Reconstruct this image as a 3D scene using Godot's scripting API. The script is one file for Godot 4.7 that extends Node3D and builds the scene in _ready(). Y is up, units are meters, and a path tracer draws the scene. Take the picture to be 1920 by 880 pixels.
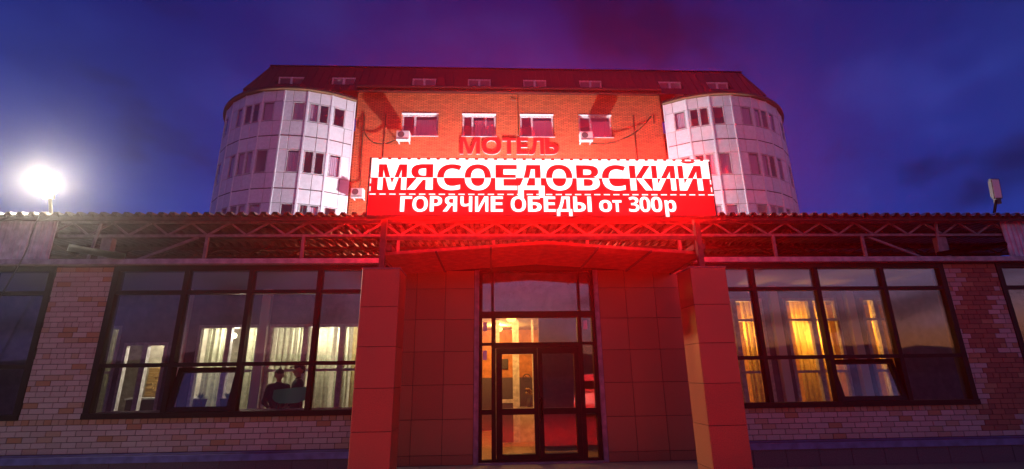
extends Node3D
# Dusk photograph of a roadside motel: a low brick annex with an open truss roof, a tiled porch,
# a red LED sign above it and the taller hotel with two panelled towers behind.

const ZM := -13.5            # plane of the hotel's brick front
const TILE_Y := [0.02, 0.30, 0.915, 1.53, 2.145, 2.76, 3.37, 3.74]
var rng := RandomNumberGenerator.new()
var M := {}
var T := {}
var taken := {}
var cache := {}

# ---------------------------------------------------------------- helpers
func S() -> SurfaceTool:
	var s := SurfaceTool.new()
	s.begin(Mesh.PRIMITIVE_TRIANGLES)
	return s

func tri(s: SurfaceTool, a: Vector3, b: Vector3, c: Vector3) -> void:
	var n := (c - a).cross(b - a)
	if n.length_squared() < 1e-16:
		return
	s.set_normal(n.normalized())
	s.add_vertex(a); s.add_vertex(b); s.add_vertex(c)

func quad(s: SurfaceTool, a: Vector3, b: Vector3, c: Vector3, d: Vector3) -> void:   # clockwise seen from the front
	tri(s, a, b, c); tri(s, a, c, d)

func obox(s: SurfaceTool, at: Vector3, size: Vector3, b := Basis.IDENTITY) -> void:
	var x := b.x * size.x / 2.0
	var y := b.y * size.y / 2.0
	var z := b.z * size.z / 2.0
	for f in [[x, y, z], [y, z, x], [z, x, y], [y, x, -z], [z, y, -x], [x, z, -y]]:
		var u: Vector3 = f[0]; var v: Vector3 = f[1]; var n: Vector3 = f[2]
		quad(s, at - u + v + n, at + u + v + n, at + u - v + n, at - u - v + n)

func box(s: SurfaceTool, x0: float, x1: float, y0: float, y1: float, z0: float, z1: float) -> void:
	obox(s, Vector3((x0 + x1) / 2, (y0 + y1) / 2, (z0 + z1) / 2), Vector3(x1 - x0, y1 - y0, z1 - z0))

func bar(s: SurfaceTool, a: Vector3, b: Vector3, w: float, h: float) -> void:
	var d := (b - a).normalized()
	var side := d.cross(Vector3.FORWARD if absf(d.z) < 0.9 else Vector3.UP).normalized()
	obox(s, (a + b) / 2, Vector3(w, (b - a).length(), h), Basis(side, d, side.cross(d)))

func cbox(s: SurfaceTool, x0: float, x1: float, y0: float, y1: float, z0: float, z1: float, c: float) -> void:   # front (+z) edges chamfered
	var p := [Vector3(x0, y1, 0), Vector3(x1, y1, 0), Vector3(x1, y0, 0), Vector3(x0, y0, 0)]
	var q := [Vector3(x0 + c, y1 - c, z1), Vector3(x1 - c, y1 - c, z1), Vector3(x1 - c, y0 + c, z1), Vector3(x0 + c, y0 + c, z1)]
	quad(s, q[0], q[1], q[2], q[3])
	for i in 4:
		var j := (i + 1) % 4
		var a: Vector3 = p[i] + Vector3(0, 0, z1 - c); var b: Vector3 = p[j] + Vector3(0, 0, z1 - c)
		quad(s, a, b, q[j], q[i])
		quad(s, p[i] + Vector3(0, 0, z0), p[j] + Vector3(0, 0, z0), b, a)
	quad(s, p[1] + Vector3(0, 0, z0), p[0] + Vector3(0, 0, z0), p[3] + Vector3(0, 0, z0), p[2] + Vector3(0, 0, z0))

func tube(s: SurfaceTool, pts: Array, r: float, sides := 8, r1 := -1.0, caps := true) -> void:
	var rings := []
	for i in pts.size():
		var d: Vector3 = (pts[mini(i + 1, pts.size() - 1)] - pts[maxi(i - 1, 0)]).normalized()
		var u := d.cross(Vector3.UP if absf(d.y) < 0.9 else Vector3.RIGHT).normalized()
		var v := u.cross(d)
		var rr := r if r1 < 0 else lerpf(r, r1, float(i) / (pts.size() - 1))
		var ring := []
		for k in sides:
			var a := TAU * k / sides
			ring.append([pts[i] + (u * cos(a) + v * sin(a)) * rr, u * cos(a) + v * sin(a)])
		rings.append(ring)
	for i in pts.size() - 1:
		for k in sides:
			var j := (k + 1) % sides
			for c in [rings[i][k], rings[i + 1][k], rings[i + 1][j], rings[i][k], rings[i + 1][j], rings[i][j]]:
				s.set_normal(c[1]); s.add_vertex(c[0])
	if caps:
		for e in [0, pts.size() - 1]:
			for k in sides:
				tri(s, pts[e], rings[e][k][0], rings[e][(k + 1) % sides][0])

func lathe(s: SurfaceTool, at: Vector3, prof: Array, sides := 16, axis := Basis.IDENTITY) -> void:   # prof: [radius, height]
	for i in prof.size() - 1:
		for k in sides:
			var a0 := TAU * k / sides; var a1 := TAU * (k + 1) / sides
			var f = func(p, a): return at + axis * Vector3(cos(a) * p[0], p[1], sin(a) * p[0])
			quad(s, f.call(prof[i + 1], a0), f.call(prof[i + 1], a1), f.call(prof[i], a1), f.call(prof[i], a0))

func obj(called: String, shape, m: Material, parent: Node = self, at := Vector3.ZERO) -> MeshInstance3D:
	var o := MeshInstance3D.new()
	o.name = called
	o.mesh = shape.commit() if shape is SurfaceTool else shape
	o.material_override = m
	parent.add_child(o, true)
	if parent != self:
		o.position = at - parent.global_position
	else:
		o.position = at
	return o

func numbered(called: String) -> String:
	if not taken.has(called):
		taken[called] = 0
		return called
	taken[called] += 1
	return "%s_%03d" % [called, taken[called]]

func thing(called: String, label: String, category: String, at := Vector3.ZERO, group := "") -> Node3D:
	var o := Node3D.new()
	o.name = numbered(called)
	add_child(o)
	o.position = at
	tag(o, label, category, group)
	return o

func tag(o: Node, label: String, category: String, group := "") -> void:
	o.set_meta("label", label); o.set_meta("category", category)
	if group: o.set_meta("group", group)

func group_node(called: String, parent: Node3D) -> Node3D:     # a part that is made of sub-parts only
	var o := Node3D.new()
	o.name = called
	parent.add_child(o, true)
	o.position = -parent.global_position
	return o

func lin(r: float, g: float, b: float, a := 1.0) -> Color:
	var c := Color(r, g, b).linear_to_srgb()
	c.a = a
	return c

func mat(key: String, c: Color, rough := 0.7, metal := 0.0, tex := "", scale := 1.0, bump := "", amount := 0.3) -> StandardMaterial3D:
	var m := StandardMaterial3D.new()
	m.resource_name = key
	m.albedo_color = c
	m.roughness = rough
	m.metallic = metal
	if tex or bump:
		m.uv1_triplanar = true
		m.uv1_world_triplanar = true
		m.uv1_scale = Vector3.ONE * scale
	if tex: m.albedo_texture = T[tex]
	if bump:
		m.normal_enabled = true
		m.normal_texture = T[bump]
		m.normal_scale = amount
	M[key] = m
	return m

func glow(key: String, c: Color, energy: float) -> void:
	var m := StandardMaterial3D.new()
	m.resource_name = key
	m.albedo_color = Color(0.02, 0.02, 0.02)
	m.roughness = 0.5
	m.emission_enabled = true
	m.emission = c
	m.emission_energy_multiplier = energy
	M[key] = m

func noise_tex(key: String, freq: float, lo: float, hi: float, octaves := 4, sd := 1, normal := false, kind := FastNoiseLite.TYPE_SIMPLEX_SMOOTH) -> void:
	var n := FastNoiseLite.new()
	n.seed = sd
	n.noise_type = kind
	n.frequency = freq
	n.fractal_octaves = octaves
	var t := NoiseTexture2D.new()
	t.width = 512; t.height = 512
	t.seamless = true
	t.noise = n
	if normal:
		t.as_normal_map = true
		t.bump_strength = 6.0
	else:
		var g := Gradient.new()
		g.set_color(0, Color(lo, lo, lo)); g.set_color(1, Color(hi, hi, hi))
		t.color_ramp = g
	T[key] = t

func brick_texture() -> void:      # the hotel's far brickwork: 8 bricks by 16 courses, each 2 to 3 pixels high in the picture
	var im := Image.create(512, 512, false, Image.FORMAT_RGB8)
	im.fill(Color(0.44, 0.22, 0.15))
	var r := RandomNumberGenerator.new(); r.seed = 5
	for c in 16:
		for k in 9:
			var v := r.randf_range(0.90, 1.06)
			var base := Color(0.82, 0.44, 0.26) if r.randf() > 0.18 else Color(0.76, 0.38, 0.22)
			im.fill_rect(Rect2i(k * 64 - (32 if c % 2 else 0) + 4, c * 32 + 5, 58, 25), Color(base.r * v, base.g * v, base.b * v))
	T.brickwork = ImageTexture.create_from_image(im)

func sky_texture() -> ImageTexture:
	var w := 1024; var h := 512
	var im := Image.create(w, h, false, Image.FORMAT_RGBF)
	var n := FastNoiseLite.new(); n.seed = 11; n.frequency = 1.8; n.fractal_octaves = 6
	var n2 := FastNoiseLite.new(); n2.seed = 4; n2.frequency = 0.9; n2.fractal_octaves = 3
	for j in h:
		var el := (0.5 - (j + 0.5) / h) * PI
		var up := maxf(sin(el), 0.0)
		for i in w:
			var a := (float(i) / w - 0.25) * TAU
			var d := Vector3(cos(a) * cos(el), sin(el), sin(a) * cos(el))
			# dusk side (towards -z): deep blue
			var blue := Color(0.010, 0.046, 0.380).lerp(Color(0.004, 0.007, 0.120), clampf(up * 1.45, 0, 1))
			# afterglow side, towards +x +z: orange at the horizon, mauve above
			var toward := clampf((d.x * 0.60 + d.z * 0.80) * 0.5 + 0.5, 0, 1)
			var warm := Color(0.14, 0.12, 0.24).lerp(Color(0.065, 0.095, 0.36), smoothstep(0.12, 0.5, up))
			warm = warm * (1.0 + 2.2 * exp(-pow((el - 0.15) / 0.12, 2.0)) * smoothstep(0.62, 0.97, toward))
			var band := exp(-pow(maxf(el, 0.0) / 0.085, 2.0))
			warm = warm.lerp(Color(1.4, 0.46, 0.07), band * smoothstep(0.45, 1.0, toward))
			var c := blue.lerp(warm, smoothstep(0.42, 0.85, toward))
			# thin cloud, flattened towards the horizon
			var p := Vector3(d.x, 0, d.z) / (up + 0.25)
			var cl := n.get_noise_3d(p.x * 0.9, 2.0, p.z * 0.9 + p.x * 0.25) + 0.5 * n2.get_noise_3d(p.x * 0.5, 7.0, p.z * 0.7)
			var dark := smoothstep(-0.02, 0.42, cl)
			var light := smoothstep(-0.1, -0.55, cl)
			c = c * (1.0 - 0.58 * dark) + Color(0.006, 0.010, 0.045) * light * (1.0 + 3.0 * smoothstep(0.3, 0.85, toward))
			if el <= 0.0: c = Color(0.03, 0.03, 0.06)
			c.a = 1.0
			im.set_pixel(i, j, c)
	return ImageTexture.create_from_image(im)

# ---------------------------------------------------------------- _ready
func _ready() -> void:
	rng.seed = 7
	var cam := Camera3D.new()
	cam.name = "camera"
	var p := deg_to_rad(16.223); var y := deg_to_rad(2.565); var r := deg_to_rad(-0.7795)
	var f := Vector3(sin(y) * cos(p), sin(p), -cos(y) * cos(p))
	var rt := Vector3(cos(y), 0, sin(y))
	var up := rt.cross(f)
	cam.basis = Basis(rt * cos(r) + up * sin(r), up * cos(r) - rt * sin(r), -f)
	cam.position = Vector3(0, 1.7, 9.62)
	cam.fov = 51.91
	cam.near = 0.05; cam.far = 3000
	add_child(cam)
	var e := Environment.new()
	e.background_mode = Environment.BG_SKY
	e.tonemap_mode = Environment.TONE_MAPPER_LINEAR
	e.tonemap_exposure = 0.93
	var ps := PanoramaSkyMaterial.new()
	ps.panorama = sky_texture()
	e.sky = Sky.new(); e.sky.sky_material = ps
	e.background_energy_multiplier = 1.0
	e.sdfgi_enabled = true; e.ssao_enabled = true; e.ssil_enabled = true
	e.volumetric_fog_enabled = true          # added thin mist; forward scattering imitates lens bloom round the sign and lamp
	e.volumetric_fog_density = 0.00085
	e.volumetric_fog_albedo = Color(0.95, 0.95, 0.97)
	e.volumetric_fog_anisotropy = 0.91
	var we := WorldEnvironment.new()
	we.name = "dusk"; we.environment = e
	add_child(we)
	materials()
	setting()
	annex()
	entrance()
	porch()
	hotel()
	sign_board()
	motel_letters()
	floodlights()
	small_things()
	cafe()
	lobby()
	people()
	lot()

func materials() -> void:
	noise_tex("grain", 0.06, 0.72, 1.0, 4, 1)
	noise_tex("blotch", 0.012, 0.70, 1.0, 5, 2)
	noise_tex("faint", 0.015, 0.90, 1.0, 5, 9)
	noise_tex("speck", 0.16, 0.60, 1.0, 2, 3)
	noise_tex("rough_n", 0.05, 0, 1, 4, 4, true)
	noise_tex("fine_n", 0.14, 0, 1, 3, 5, true)
	brick_texture()
	mat("asphalt", lin(0.17, 0.165, 0.16), 0.8, 0, "speck", 0.8, "fine_n", 0.5)
	mat("mortar", lin(0.075, 0.040, 0.034), 0.95, 0, "grain", 1.0)
	var b := [[0.52, 0.43, 0.37], [0.55, 0.46, 0.40], [0.48, 0.39, 0.33], [0.48, 0.34, 0.23], [0.44, 0.25, 0.13], [0.36, 0.15, 0.085], [0.30, 0.12, 0.075]]
	for i in b.size():
		mat("brick%d" % i, lin(b[i][0], b[i][1], b[i][2]), 0.85, 0, "grain", 3.0 + 0.3 * i, "rough_n", 0.35)
	mat("flashing", lin(0.13, 0.14, 0.36), 0.35, 0.3, "blotch", 0.5)
	mat("plinth", lin(0.13, 0.10, 0.11), 0.75, 0, "grain", 1.2, "rough_n", 0.2)
	mat("frame", lin(0.014, 0.008, 0.008), 0.55, 0, "blotch", 0.7)
	M.frame.metallic_specular = 0.3
	mat("steel", lin(0.24, 0.20, 0.22), 0.55, 0.1, "blotch", 0.9)
	mat("beam", lin(0.40, 0.36, 0.42), 0.5, 0.1, "blotch", 0.9)
	mat("dark_steel", lin(0.10, 0.055, 0.055), 0.6, 0.2, "blotch", 0.9)
	mat("zinc", lin(0.66, 0.64, 0.62), 0.17, 0.9, "blotch", 0.5)
	mat("cladding", lin(0.58, 0.60, 0.68), 0.42, 0.1, "blotch", 0.6)
	mat("tile", lin(0.46, 0.135, 0.060), 0.5, 0, "grain", 1.6, "fine_n", 0.12)
	mat("tile_b", lin(0.43, 0.120, 0.054), 0.52, 0, "grain", 1.4, "fine_n", 0.12)
	mat("tile_c", lin(0.48, 0.148, 0.068), 0.46, 0, "grain", 1.9, "fine_n", 0.12)
	mat("joint", lin(0.03, 0.015, 0.012), 0.9)
	mat("trim", lin(0.28, 0.17, 0.26), 0.4, 0.2, "blotch", 0.8)
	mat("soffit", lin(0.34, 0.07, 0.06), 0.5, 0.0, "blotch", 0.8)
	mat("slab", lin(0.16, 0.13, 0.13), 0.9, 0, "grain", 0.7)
	mat("hotel_brick", Color.WHITE, 0.85, 0, "brickwork", 1.0)
	M.hotel_brick.uv1_scale = Vector3(1 / 2.08, 1 / 1.232, 1 / 2.08)
	for i in 3:
		mat("panel%d" % i, lin(0.80 - 0.04 * i, 0.79 - 0.04 * i, 0.81 - 0.035 * i), 0.4, 0, "faint", 0.45 + 0.2 * i)
	mat("seam", lin(0.09, 0.05, 0.05), 0.9)
	mat("roof_red", lin(0.055, 0.010, 0.008), 0.5, 0.1, "blotch", 0.6)
	mat("cornice", lin(0.22, 0.15, 0.08), 0.5, 0.3)
	mat("white", lin(0.74, 0.73, 0.73), 0.45, 0, "blotch", 1.1)
	mat("white_plastic", lin(0.66, 0.66, 0.64), 0.4)
	mat("grille", lin(0.10, 0.07, 0.08), 0.6)
	mat("black", lin(0.012, 0.012, 0.013), 0.5)
	mat("letter_red", lin(0.62, 0.010, 0.008), 0.35)
	mat("room_plaster", lin(0.42, 0.38, 0.36), 0.9)
	mat("dark_brown", lin(0.06, 0.032, 0.028), 0.5, 0, "blotch", 1.0)
	mat("room_curtain", lin(0.52, 0.36, 0.46), 0.9)
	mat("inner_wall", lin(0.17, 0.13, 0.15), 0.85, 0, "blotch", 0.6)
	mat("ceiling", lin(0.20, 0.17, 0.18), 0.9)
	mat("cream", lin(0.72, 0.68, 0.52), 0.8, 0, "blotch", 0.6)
	mat("ochre", lin(0.50, 0.30, 0.09), 0.8, 0, "grain", 2.0)
	mat("counter", lin(0.05, 0.04, 0.045), 0.5)
	mat("orange_wall", lin(0.60, 0.26, 0.09), 0.8, 0, "blotch", 0.6)
	mat("floor_tile", lin(0.42, 0.25, 0.13), 0.28, 0, "blotch", 0.9)
	mat("floor_tile_b", lin(0.37, 0.22, 0.12), 0.32, 0, "blotch", 0.8)
	for k in [["curtain_l", 0.62, 0.64, 0.46], ["curtain_g", 0.50, 0.40, 0.17], ["curtain_r", 0.72, 0.50, 0.15]]:
		mat(k[0], lin(k[1], k[2], k[3]), 0.9, 0, "blotch", 1.2)
		M[k[0]].backlight_enabled = true
		M[k[0]].backlight = lin(0.9, 0.9, 0.9)
	for k in [["glass", 0.05], ["clear_glass", 0.03]]:
		var g := StandardMaterial3D.new()
		g.resource_name = k[0]
		g.transparency = BaseMaterial3D.TRANSPARENCY_ALPHA
		g.albedo_color = Color(0.05, 0.045, 0.06, k[1])
		g.roughness = 0.02
		M[k[0]] = g
	mat("skin", lin(0.33, 0.19, 0.13), 0.6)
	mat("cloth_dark", lin(0.012, 0.011, 0.014), 0.9)
	mat("hair", lin(0.01, 0.008, 0.007), 0.6)
	mat("green", lin(0.02, 0.32, 0.15), 0.3)
	mat("paint_silver", lin(0.62, 0.60, 0.60), 0.25, 0.1)
	M.paint_silver.clearcoat_enabled = true; M.paint_silver.clearcoat = 1.0; M.paint_silver.clearcoat_roughness = 0.05
	mat("rubber", lin(0.02, 0.02, 0.02), 0.9)
	mat("car_glass", lin(0.008, 0.008, 0.01), 0.04)
	mat("lens_red", lin(0.30, 0.01, 0.01), 0.2)
	mat("hill", lin(0.03, 0.035, 0.03), 1.0, 0, "blotch", 0.02)
	mat("paper", lin(0.75, 0.75, 0.75), 0.8)
	mat("leaf", lin(0.06, 0.11, 0.03), 0.6)
	mat("mat_dark", lin(0.015, 0.013, 0.013), 0.95)
	glow("led_lit", Color.WHITE, 1.5)  # lit red LEDs; their overexposed white is put into the emission colour
	glow("bloom_red", Color(1, 0, 0), 1.0)  # lens bloom painted as glow on unlit LEDs; also the added back face
	glow("bloom_red_dim", Color(1, 0, 0), 0.85)  # weaker painted bloom for the unlit lower field
	glow("lamp_white", Color(1.0, 0.97, 0.92), 14.0)
	glow("bulb_neutral", Color(1.0, 0.95, 0.82), 5.0)
	glow("bulb_warm", Color(1.0, 0.72, 0.34), 6.0)

func setting() -> void:
	var s := S()
	quad(s, Vector3(-500, 0, -60), Vector3(500, 0, -60), Vector3(500, 0, 500), Vector3(-500, 0, 500))
	obj("ground", s, M.asphalt).set_meta("kind", "structure")
	# the dark rise of land behind the photographer, mirrored in the windows
	s = S()
	var n := FastNoiseLite.new(); n.seed = 3; n.frequency = 0.006; n.fractal_octaves = 4
	var cols := 120
	for k in cols:
		var pr := []
		for q in 2:
			var a := lerpf(-0.15, PI + 0.15, float(k + q) / cols)
			var hgt := 15.0 + 11.0 * n.get_noise_2d(a * 260.0, 0.0) + 3.0 * n.get_noise_2d(a * 2200.0, 9.0)
			pr.append([Vector3(cos(a) * 300, -1, sin(a) * 300), Vector3(cos(a) * 350, hgt, sin(a) * 350), Vector3(cos(a) * 430, -1, sin(a) * 430)])
		for q in 2:
			quad(s, pr[0][q], pr[0][q + 1], pr[1][q + 1], pr[1][q])
	obj("hills", s, M.hill).set_meta("kind", "structure")
	s = S()
	box(s, -2.4, 4.3, 0.0, 0.13, 0.015, 2.1)
	obj("porch_pavement", s, M.slab).set_meta("kind", "structure")

# ---------------------------------------------------------------- annex
func pane_mesh(s: SurfaceTool, x0: float, x1: float, y0: float, y1: float, z: float) -> void:   # a double-glazed unit
	box(s, x0, x1, y0, y1, z - 0.004, z)
	box(s, x0, x1, y0, y1, z - 0.024, z - 0.020)

func shop_window(parent: Node3D, x0: float, x1: float, mull: Array, sash_bay: int) -> void:
	var w := group_node("shop_window", parent)
	var y0 := 1.02; var y1 := 3.86
	var fr := S()
	box(fr, x0, x1, y0, y0 + 0.10, -0.16, 0.035)
	box(fr, x0, x1, y1 - 0.10, y1, -0.16, 0.012)
	box(fr, x0, x0 + 0.11, y0 + 0.10, y1 - 0.10, -0.16, 0.012)
	box(fr, x1 - 0.11, x1, y0 + 0.10, y1 - 0.10, -0.16, 0.012)
	obj("frame", fr, M.frame, w)
	var xs := [x0 + 0.11]
	for m in mull:
		var s := S(); box(s, m - 0.045, m + 0.045, y0 + 0.10, y1 - 0.10, -0.14, 0.008)
		obj("mullion", s, M.frame, w)
		xs.append(m)
	xs.append(x1 - 0.11)
	var ys := [y0 + 0.10, 1.96, 3.335, y1 - 0.10]
	for i in xs.size() - 1:
		var a: float = xs[i] + (0.045 if i > 0 else 0.0)
		var b: float = xs[i + 1] - (0.045 if i < xs.size() - 2 else 0.0)
		for k in [1, 2]:
			var s := S(); box(s, a, b, ys[k] - 0.036, ys[k] + 0.036, -0.14, 0.004)
			obj("transom", s, M.frame, w)
		for k in 3:
			var c: float = ys[k] + (0.036 if k > 0 else 0.0)
			var d: float = ys[k + 1] - (0.036 if k < 2 else 0.0)
			if k == 0 and i == sash_bay:
				# hopper sash tilted in at the top
				var sa := S(); var fw := 0.085
				var W := b - a; var H := d - c
				box(sa, -W / 2, W / 2, 0, fw, -0.05, 0.03); box(sa, -W / 2, W / 2, H - fw, H, -0.05, 0.03)
				box(sa, -W / 2, -W / 2 + fw, fw, H - fw, -0.05, 0.03); box(sa, W / 2 - fw, W / 2, fw, H - fw, -0.05, 0.03)
				var o := obj("sash", sa, M.frame, w, Vector3((a + b) / 2, c, -0.03))
				o.rotation.x = deg_to_rad(-13)
				var g := S(); pane_mesh(g, -W / 2 + fw, W / 2 - fw, fw, H - fw, 0.0)
				var gp := obj("sash_pane", g, M.glass, w, Vector3((a + b) / 2, c, -0.03))
				gp.rotation.x = deg_to_rad(-13)
				continue
			var g := S(); pane_mesh(g, a, b, c, d, -0.045)
			obj("pane", g, M.glass, w)

func brick_mesh(w: float, h: float) -> ArrayMesh:
	var key := "b%.2f_%.3f" % [w, h]
	if not cache.has(key):
		var s := S()
		cbox(s, -w / 2, w / 2, -h / 2, h / 2, -0.03, 0.0, 0.004)
		cache[key] = s.commit()
	return cache[key]

func annex() -> void:
	var a := thing("annex_building", "long low brick annex with black framed shop windows and open truss roof", "building", Vector3(0.9, 0, -3))
	# masonry behind the facing bricks
	var s := S()
	for r in [[-13.0, -2.3], [4.2, 15.0]]:
		s = S()
		box(s, r[0], r[1], 0.44, 1.018, -0.30, -0.010)
		if r[0] < 0: box(s, -8.515, -7.422, 1.018, 3.862, -0.30, -0.010)
		else: box(s, 9.572, 10.738, 1.018, 3.862, -0.30, -0.010)
		obj("mortar_wall", s, M.mortar, a)
	# facing bricks: nearest 300 one by one, the rest joined
	var list := []
	var course := 0.097
	for k in 36:
		var y := 0.445 + k * course + course / 2
		if y > 3.84: break
		var runs := [[-13.0, -2.32], [4.22, 15.0]] if k < 6 else [[-8.512, -7.425], [9.575, 10.735]]
		var header := k % 6 == 5
		var pitch := 0.13 if header else 0.26
		var off: float = [0.0, 0.13, 0.055, 0.185, 0.10][k % 5] + rng.randf_range(-0.008, 0.008)
		for r in runs:
			var x := floorf(r[0] / pitch) * pitch - off
			while x < r[1]:
				var l := maxf(x + 0.005, r[0]); var q := minf(x + pitch - 0.005, r[1])
				if q - l > 0.03:
					list.append([Vector3((l + q) / 2, y, rng.randf_range(-0.002, 0.002)), q - l, k])
				x += pitch
	var eye := Vector3(0, 1.7, 9.62)
	list.sort_custom(func(p, q): return p[0].distance_to(eye) + (50 if p[0].x > -2.75 and p[0].x < 4.9 else 0) < q[0].distance_to(eye) + (50 if q[0].x > -2.75 and q[0].x < 4.9 else 0))
	var rest := {}
	for i in list.size():
		var at: Vector3 = list[i][0]
		var v := rng.randi() % 3
		if rng.randf() < 0.10: v = 3
		if rng.randf() < 0.07: v = 4
		if at.y < 1.03 and at.y > 0.93 or at.y > 3.72: v = 4 if rng.randf() < 0.7 else 3
		if at.x > 9.5 and at.x < 11.3 and at.y > 0.5:      # darker red-brown bricks patched into the right pier
			var edge := absf(at.x - 10.15 + 0.22 * sin(at.y * 3.1)) + rng.randf_range(-0.15, 0.15)
			if edge < 0.34: v = 5 if rng.randf() < 0.6 else 6
			elif edge < 0.5 and rng.randf() < 0.4: v = 4
		if i < 300:
			obj("brick", brick_mesh(snappedf(list[i][1], 0.01), course - 0.009), M["brick%d" % v], a, at)
		else:
			if not rest.has(v): rest[v] = S()
			rest[v].append_from(brick_mesh(snappedf(list[i][1], 0.01), course - 0.009), 0, Transform3D(Basis.IDENTITY, at))
	for v in rest:
		obj("brickwork", rest[v], M["brick%d" % v], a).set_meta("kind", "stuff")
	# plinth: sloping metal flashing over slabs
	for r in [[-13.0, -2.31], [4.21, 15.0]]:
		var fl := S()
		var x0: float = r[0]; var x1: float = r[1]
		quad(fl, Vector3(x0, 0.440, -0.01), Vector3(x1, 0.440, -0.01), Vector3(x1, 0.405, 0.13), Vector3(x0, 0.405, 0.13))
		quad(fl, Vector3(x0, 0.405, 0.13), Vector3(x1, 0.405, 0.13), Vector3(x1, 0.300, 0.135), Vector3(x0, 0.300, 0.135))
		quad(fl, Vector3(x0, 0.300, 0.135), Vector3(x1, 0.300, 0.135), Vector3(x1, 0.305, 0.0), Vector3(x0, 0.305, 0.0))
		obj("flashing", fl, M.flashing, a)
		var core := S(); box(core, x0, x1, 0.0, 0.42, -0.3, 0.088)
		obj("plinth_core", core, M.joint, a)
		var x := x0
		while x < x1 - 0.05:
			var q := S(); var xe := minf(x + 0.63, x1)
			cbox(q, x + 0.004, xe - 0.004, 0.0, 0.30, 0.085, 0.102, 0.003)
			obj("plinth_slab", q, M.plinth, a)
			x += 0.63
	# windows
	shop_window(a, -13.0, -8.52, [-12.2, -10.95, -9.72], -1)
	shop_window(a, -7.42, -2.3, [-6.01, -4.76, -3.42], 1)
	shop_window(a, 4.2, 9.57, [5.41, 6.77, 8.2], 2)
	shop_window(a, 10.74, 15.0, [12.1, 13.5], -1)
	# beam over the windows, roof slab, attic
	s = S()
	box(s, -13.0, 15.0, 3.872, 3.972, 0.03, 0.15)
	obj("beam", s, M.beam, a)
	s = S(); box(s, -13.0, 15.0, 3.864, 3.93, -11.6, 0.028)
	obj("roof_slab", s, M.slab, a)
	s = S()
	box(s, -13.0, 15.0, 0.02, 3.86, -11.6, -11.4); box(s, -13.0, -12.8, 0.02, 3.86, -11.4, -0.31); box(s, 14.8, 15.0, 0.02, 3.86, -11.4, -0.31)
	obj("outer_wall", s, M.inner_wall, a)
	# front truss
	for yy in [[4.745, 4.80], [4.455, 4.505]]:
		s = S(); box(s, -8.64, 11.08, yy[0], yy[1], -0.025, 0.025)
		obj("truss_chord", s, M.steel, a)
	var x := -8.83
	var k := 0
	while x < 11.0:
		s = S()
		bar(s, Vector3(x, 4.505, 0), Vector3(x + 0.385, 4.745, 0), 0.036, 0.036)
		obj("truss_diagonal", s, M.steel, a)
		s = S()
		bar(s, Vector3(x + 0.415, 4.745, 0), Vector3(x + 0.745, 4.505, 0), 0.036, 0.036)
		obj("truss_diagonal", s, M.steel, a)
		x += 0.775
	for px in [-5.73, -3.82, -1.9, 0.05, 2.0, 3.95, 5.98, 7.93]:
		s = S(); box(s, px - 0.028, px + 0.028, 3.973, 4.453, -0.02, 0.03)
		obj("truss_post", s, M.steel, a)
	for px in [-7.72, 9.75]:
		s = S(); box(s, px - 0.10, px + 0.10, 3.973, 4.45, -0.16, -0.03)
		obj("column", s, M.steel, a)
		s = S(); bar(s, Vector3(px - 0.22, 3.975, 0.04), Vector3(px - 0.12, 4.745, 0.04), 0.05, 0.03)
		obj("column_plate", s, M.steel, a)
	for d in [[-7.1, -5.95], [9.25, 8.1]]:
		s = S(); bar(s, Vector3(d[0], 3.98, -0.05), Vector3(d[1], 4.46, -0.05), 0.045, 0.04)
		obj("brace", s, M.steel, a)
	# trusses and purlins further in
	for z in [0.22, -1.3, -2.6, -3.9, -5.2, -6.5]:
		s = S(); var yb: float = roof_y(z) - 0.003
		box(s, -13.0, 15.0, yb - 0.07, yb, z - 0.03, z + 0.03)
		obj("purlin", s, M.dark_steel, a)
	for z in [-1.95, -4.55]:
		s = S()
		box(s, -13.0, 15.0, 4.50, 4.545, z - 0.02, z + 0.02)
		obj("inner_chord", s, M.dark_steel, a)
		var xx := -12.9
		while xx < 14.5:
			s = S(); bar(s, Vector3(xx, 4.545, z), Vector3(xx + 0.5, roof_y(z) - 0.09, z), 0.03, 0.03)
			bar(s, Vector3(xx + 0.5, roof_y(z) - 0.09, z), Vector3(xx + 1.0, 4.545, z), 0.03, 0.03)
			obj("inner_web", s, M.dark_steel, a)
			xx += 1.0
	# corrugated roof sheets
	x = -13.0
	while x < 15.0:
		s = S()
		for c in 5:
			var bx := x + c * 0.22
			var prof := [[0.0, 0.0], [0.075, 0.0], [0.105, 0.062], [0.185, 0.062], [0.22, 0.0]]
			for i in 4:
				var p0 := Vector3(bx + prof[i][0], prof[i][1], 0); var p1 := Vector3(bx + prof[i + 1][0], prof[i + 1][1], 0)
				var front := 0.40 + sin(x * 12.7) * 0.012
				var f0 := Vector3(0, roof_y(front), front); var f1 := Vector3(0, roof_y(-11.8), -11.8)
				quad(s, p0 + f1, p1 + f1, p1 + f0, p0 + f0)
				var th := Vector3(0, -0.0025, 0.0)
				quad(s, p0 + f0, p1 + f0, p1 + f0 + th, p0 + f0 + th)
		obj("roof_sheet", s, M.zinc, a)
		x += 1.1
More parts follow.
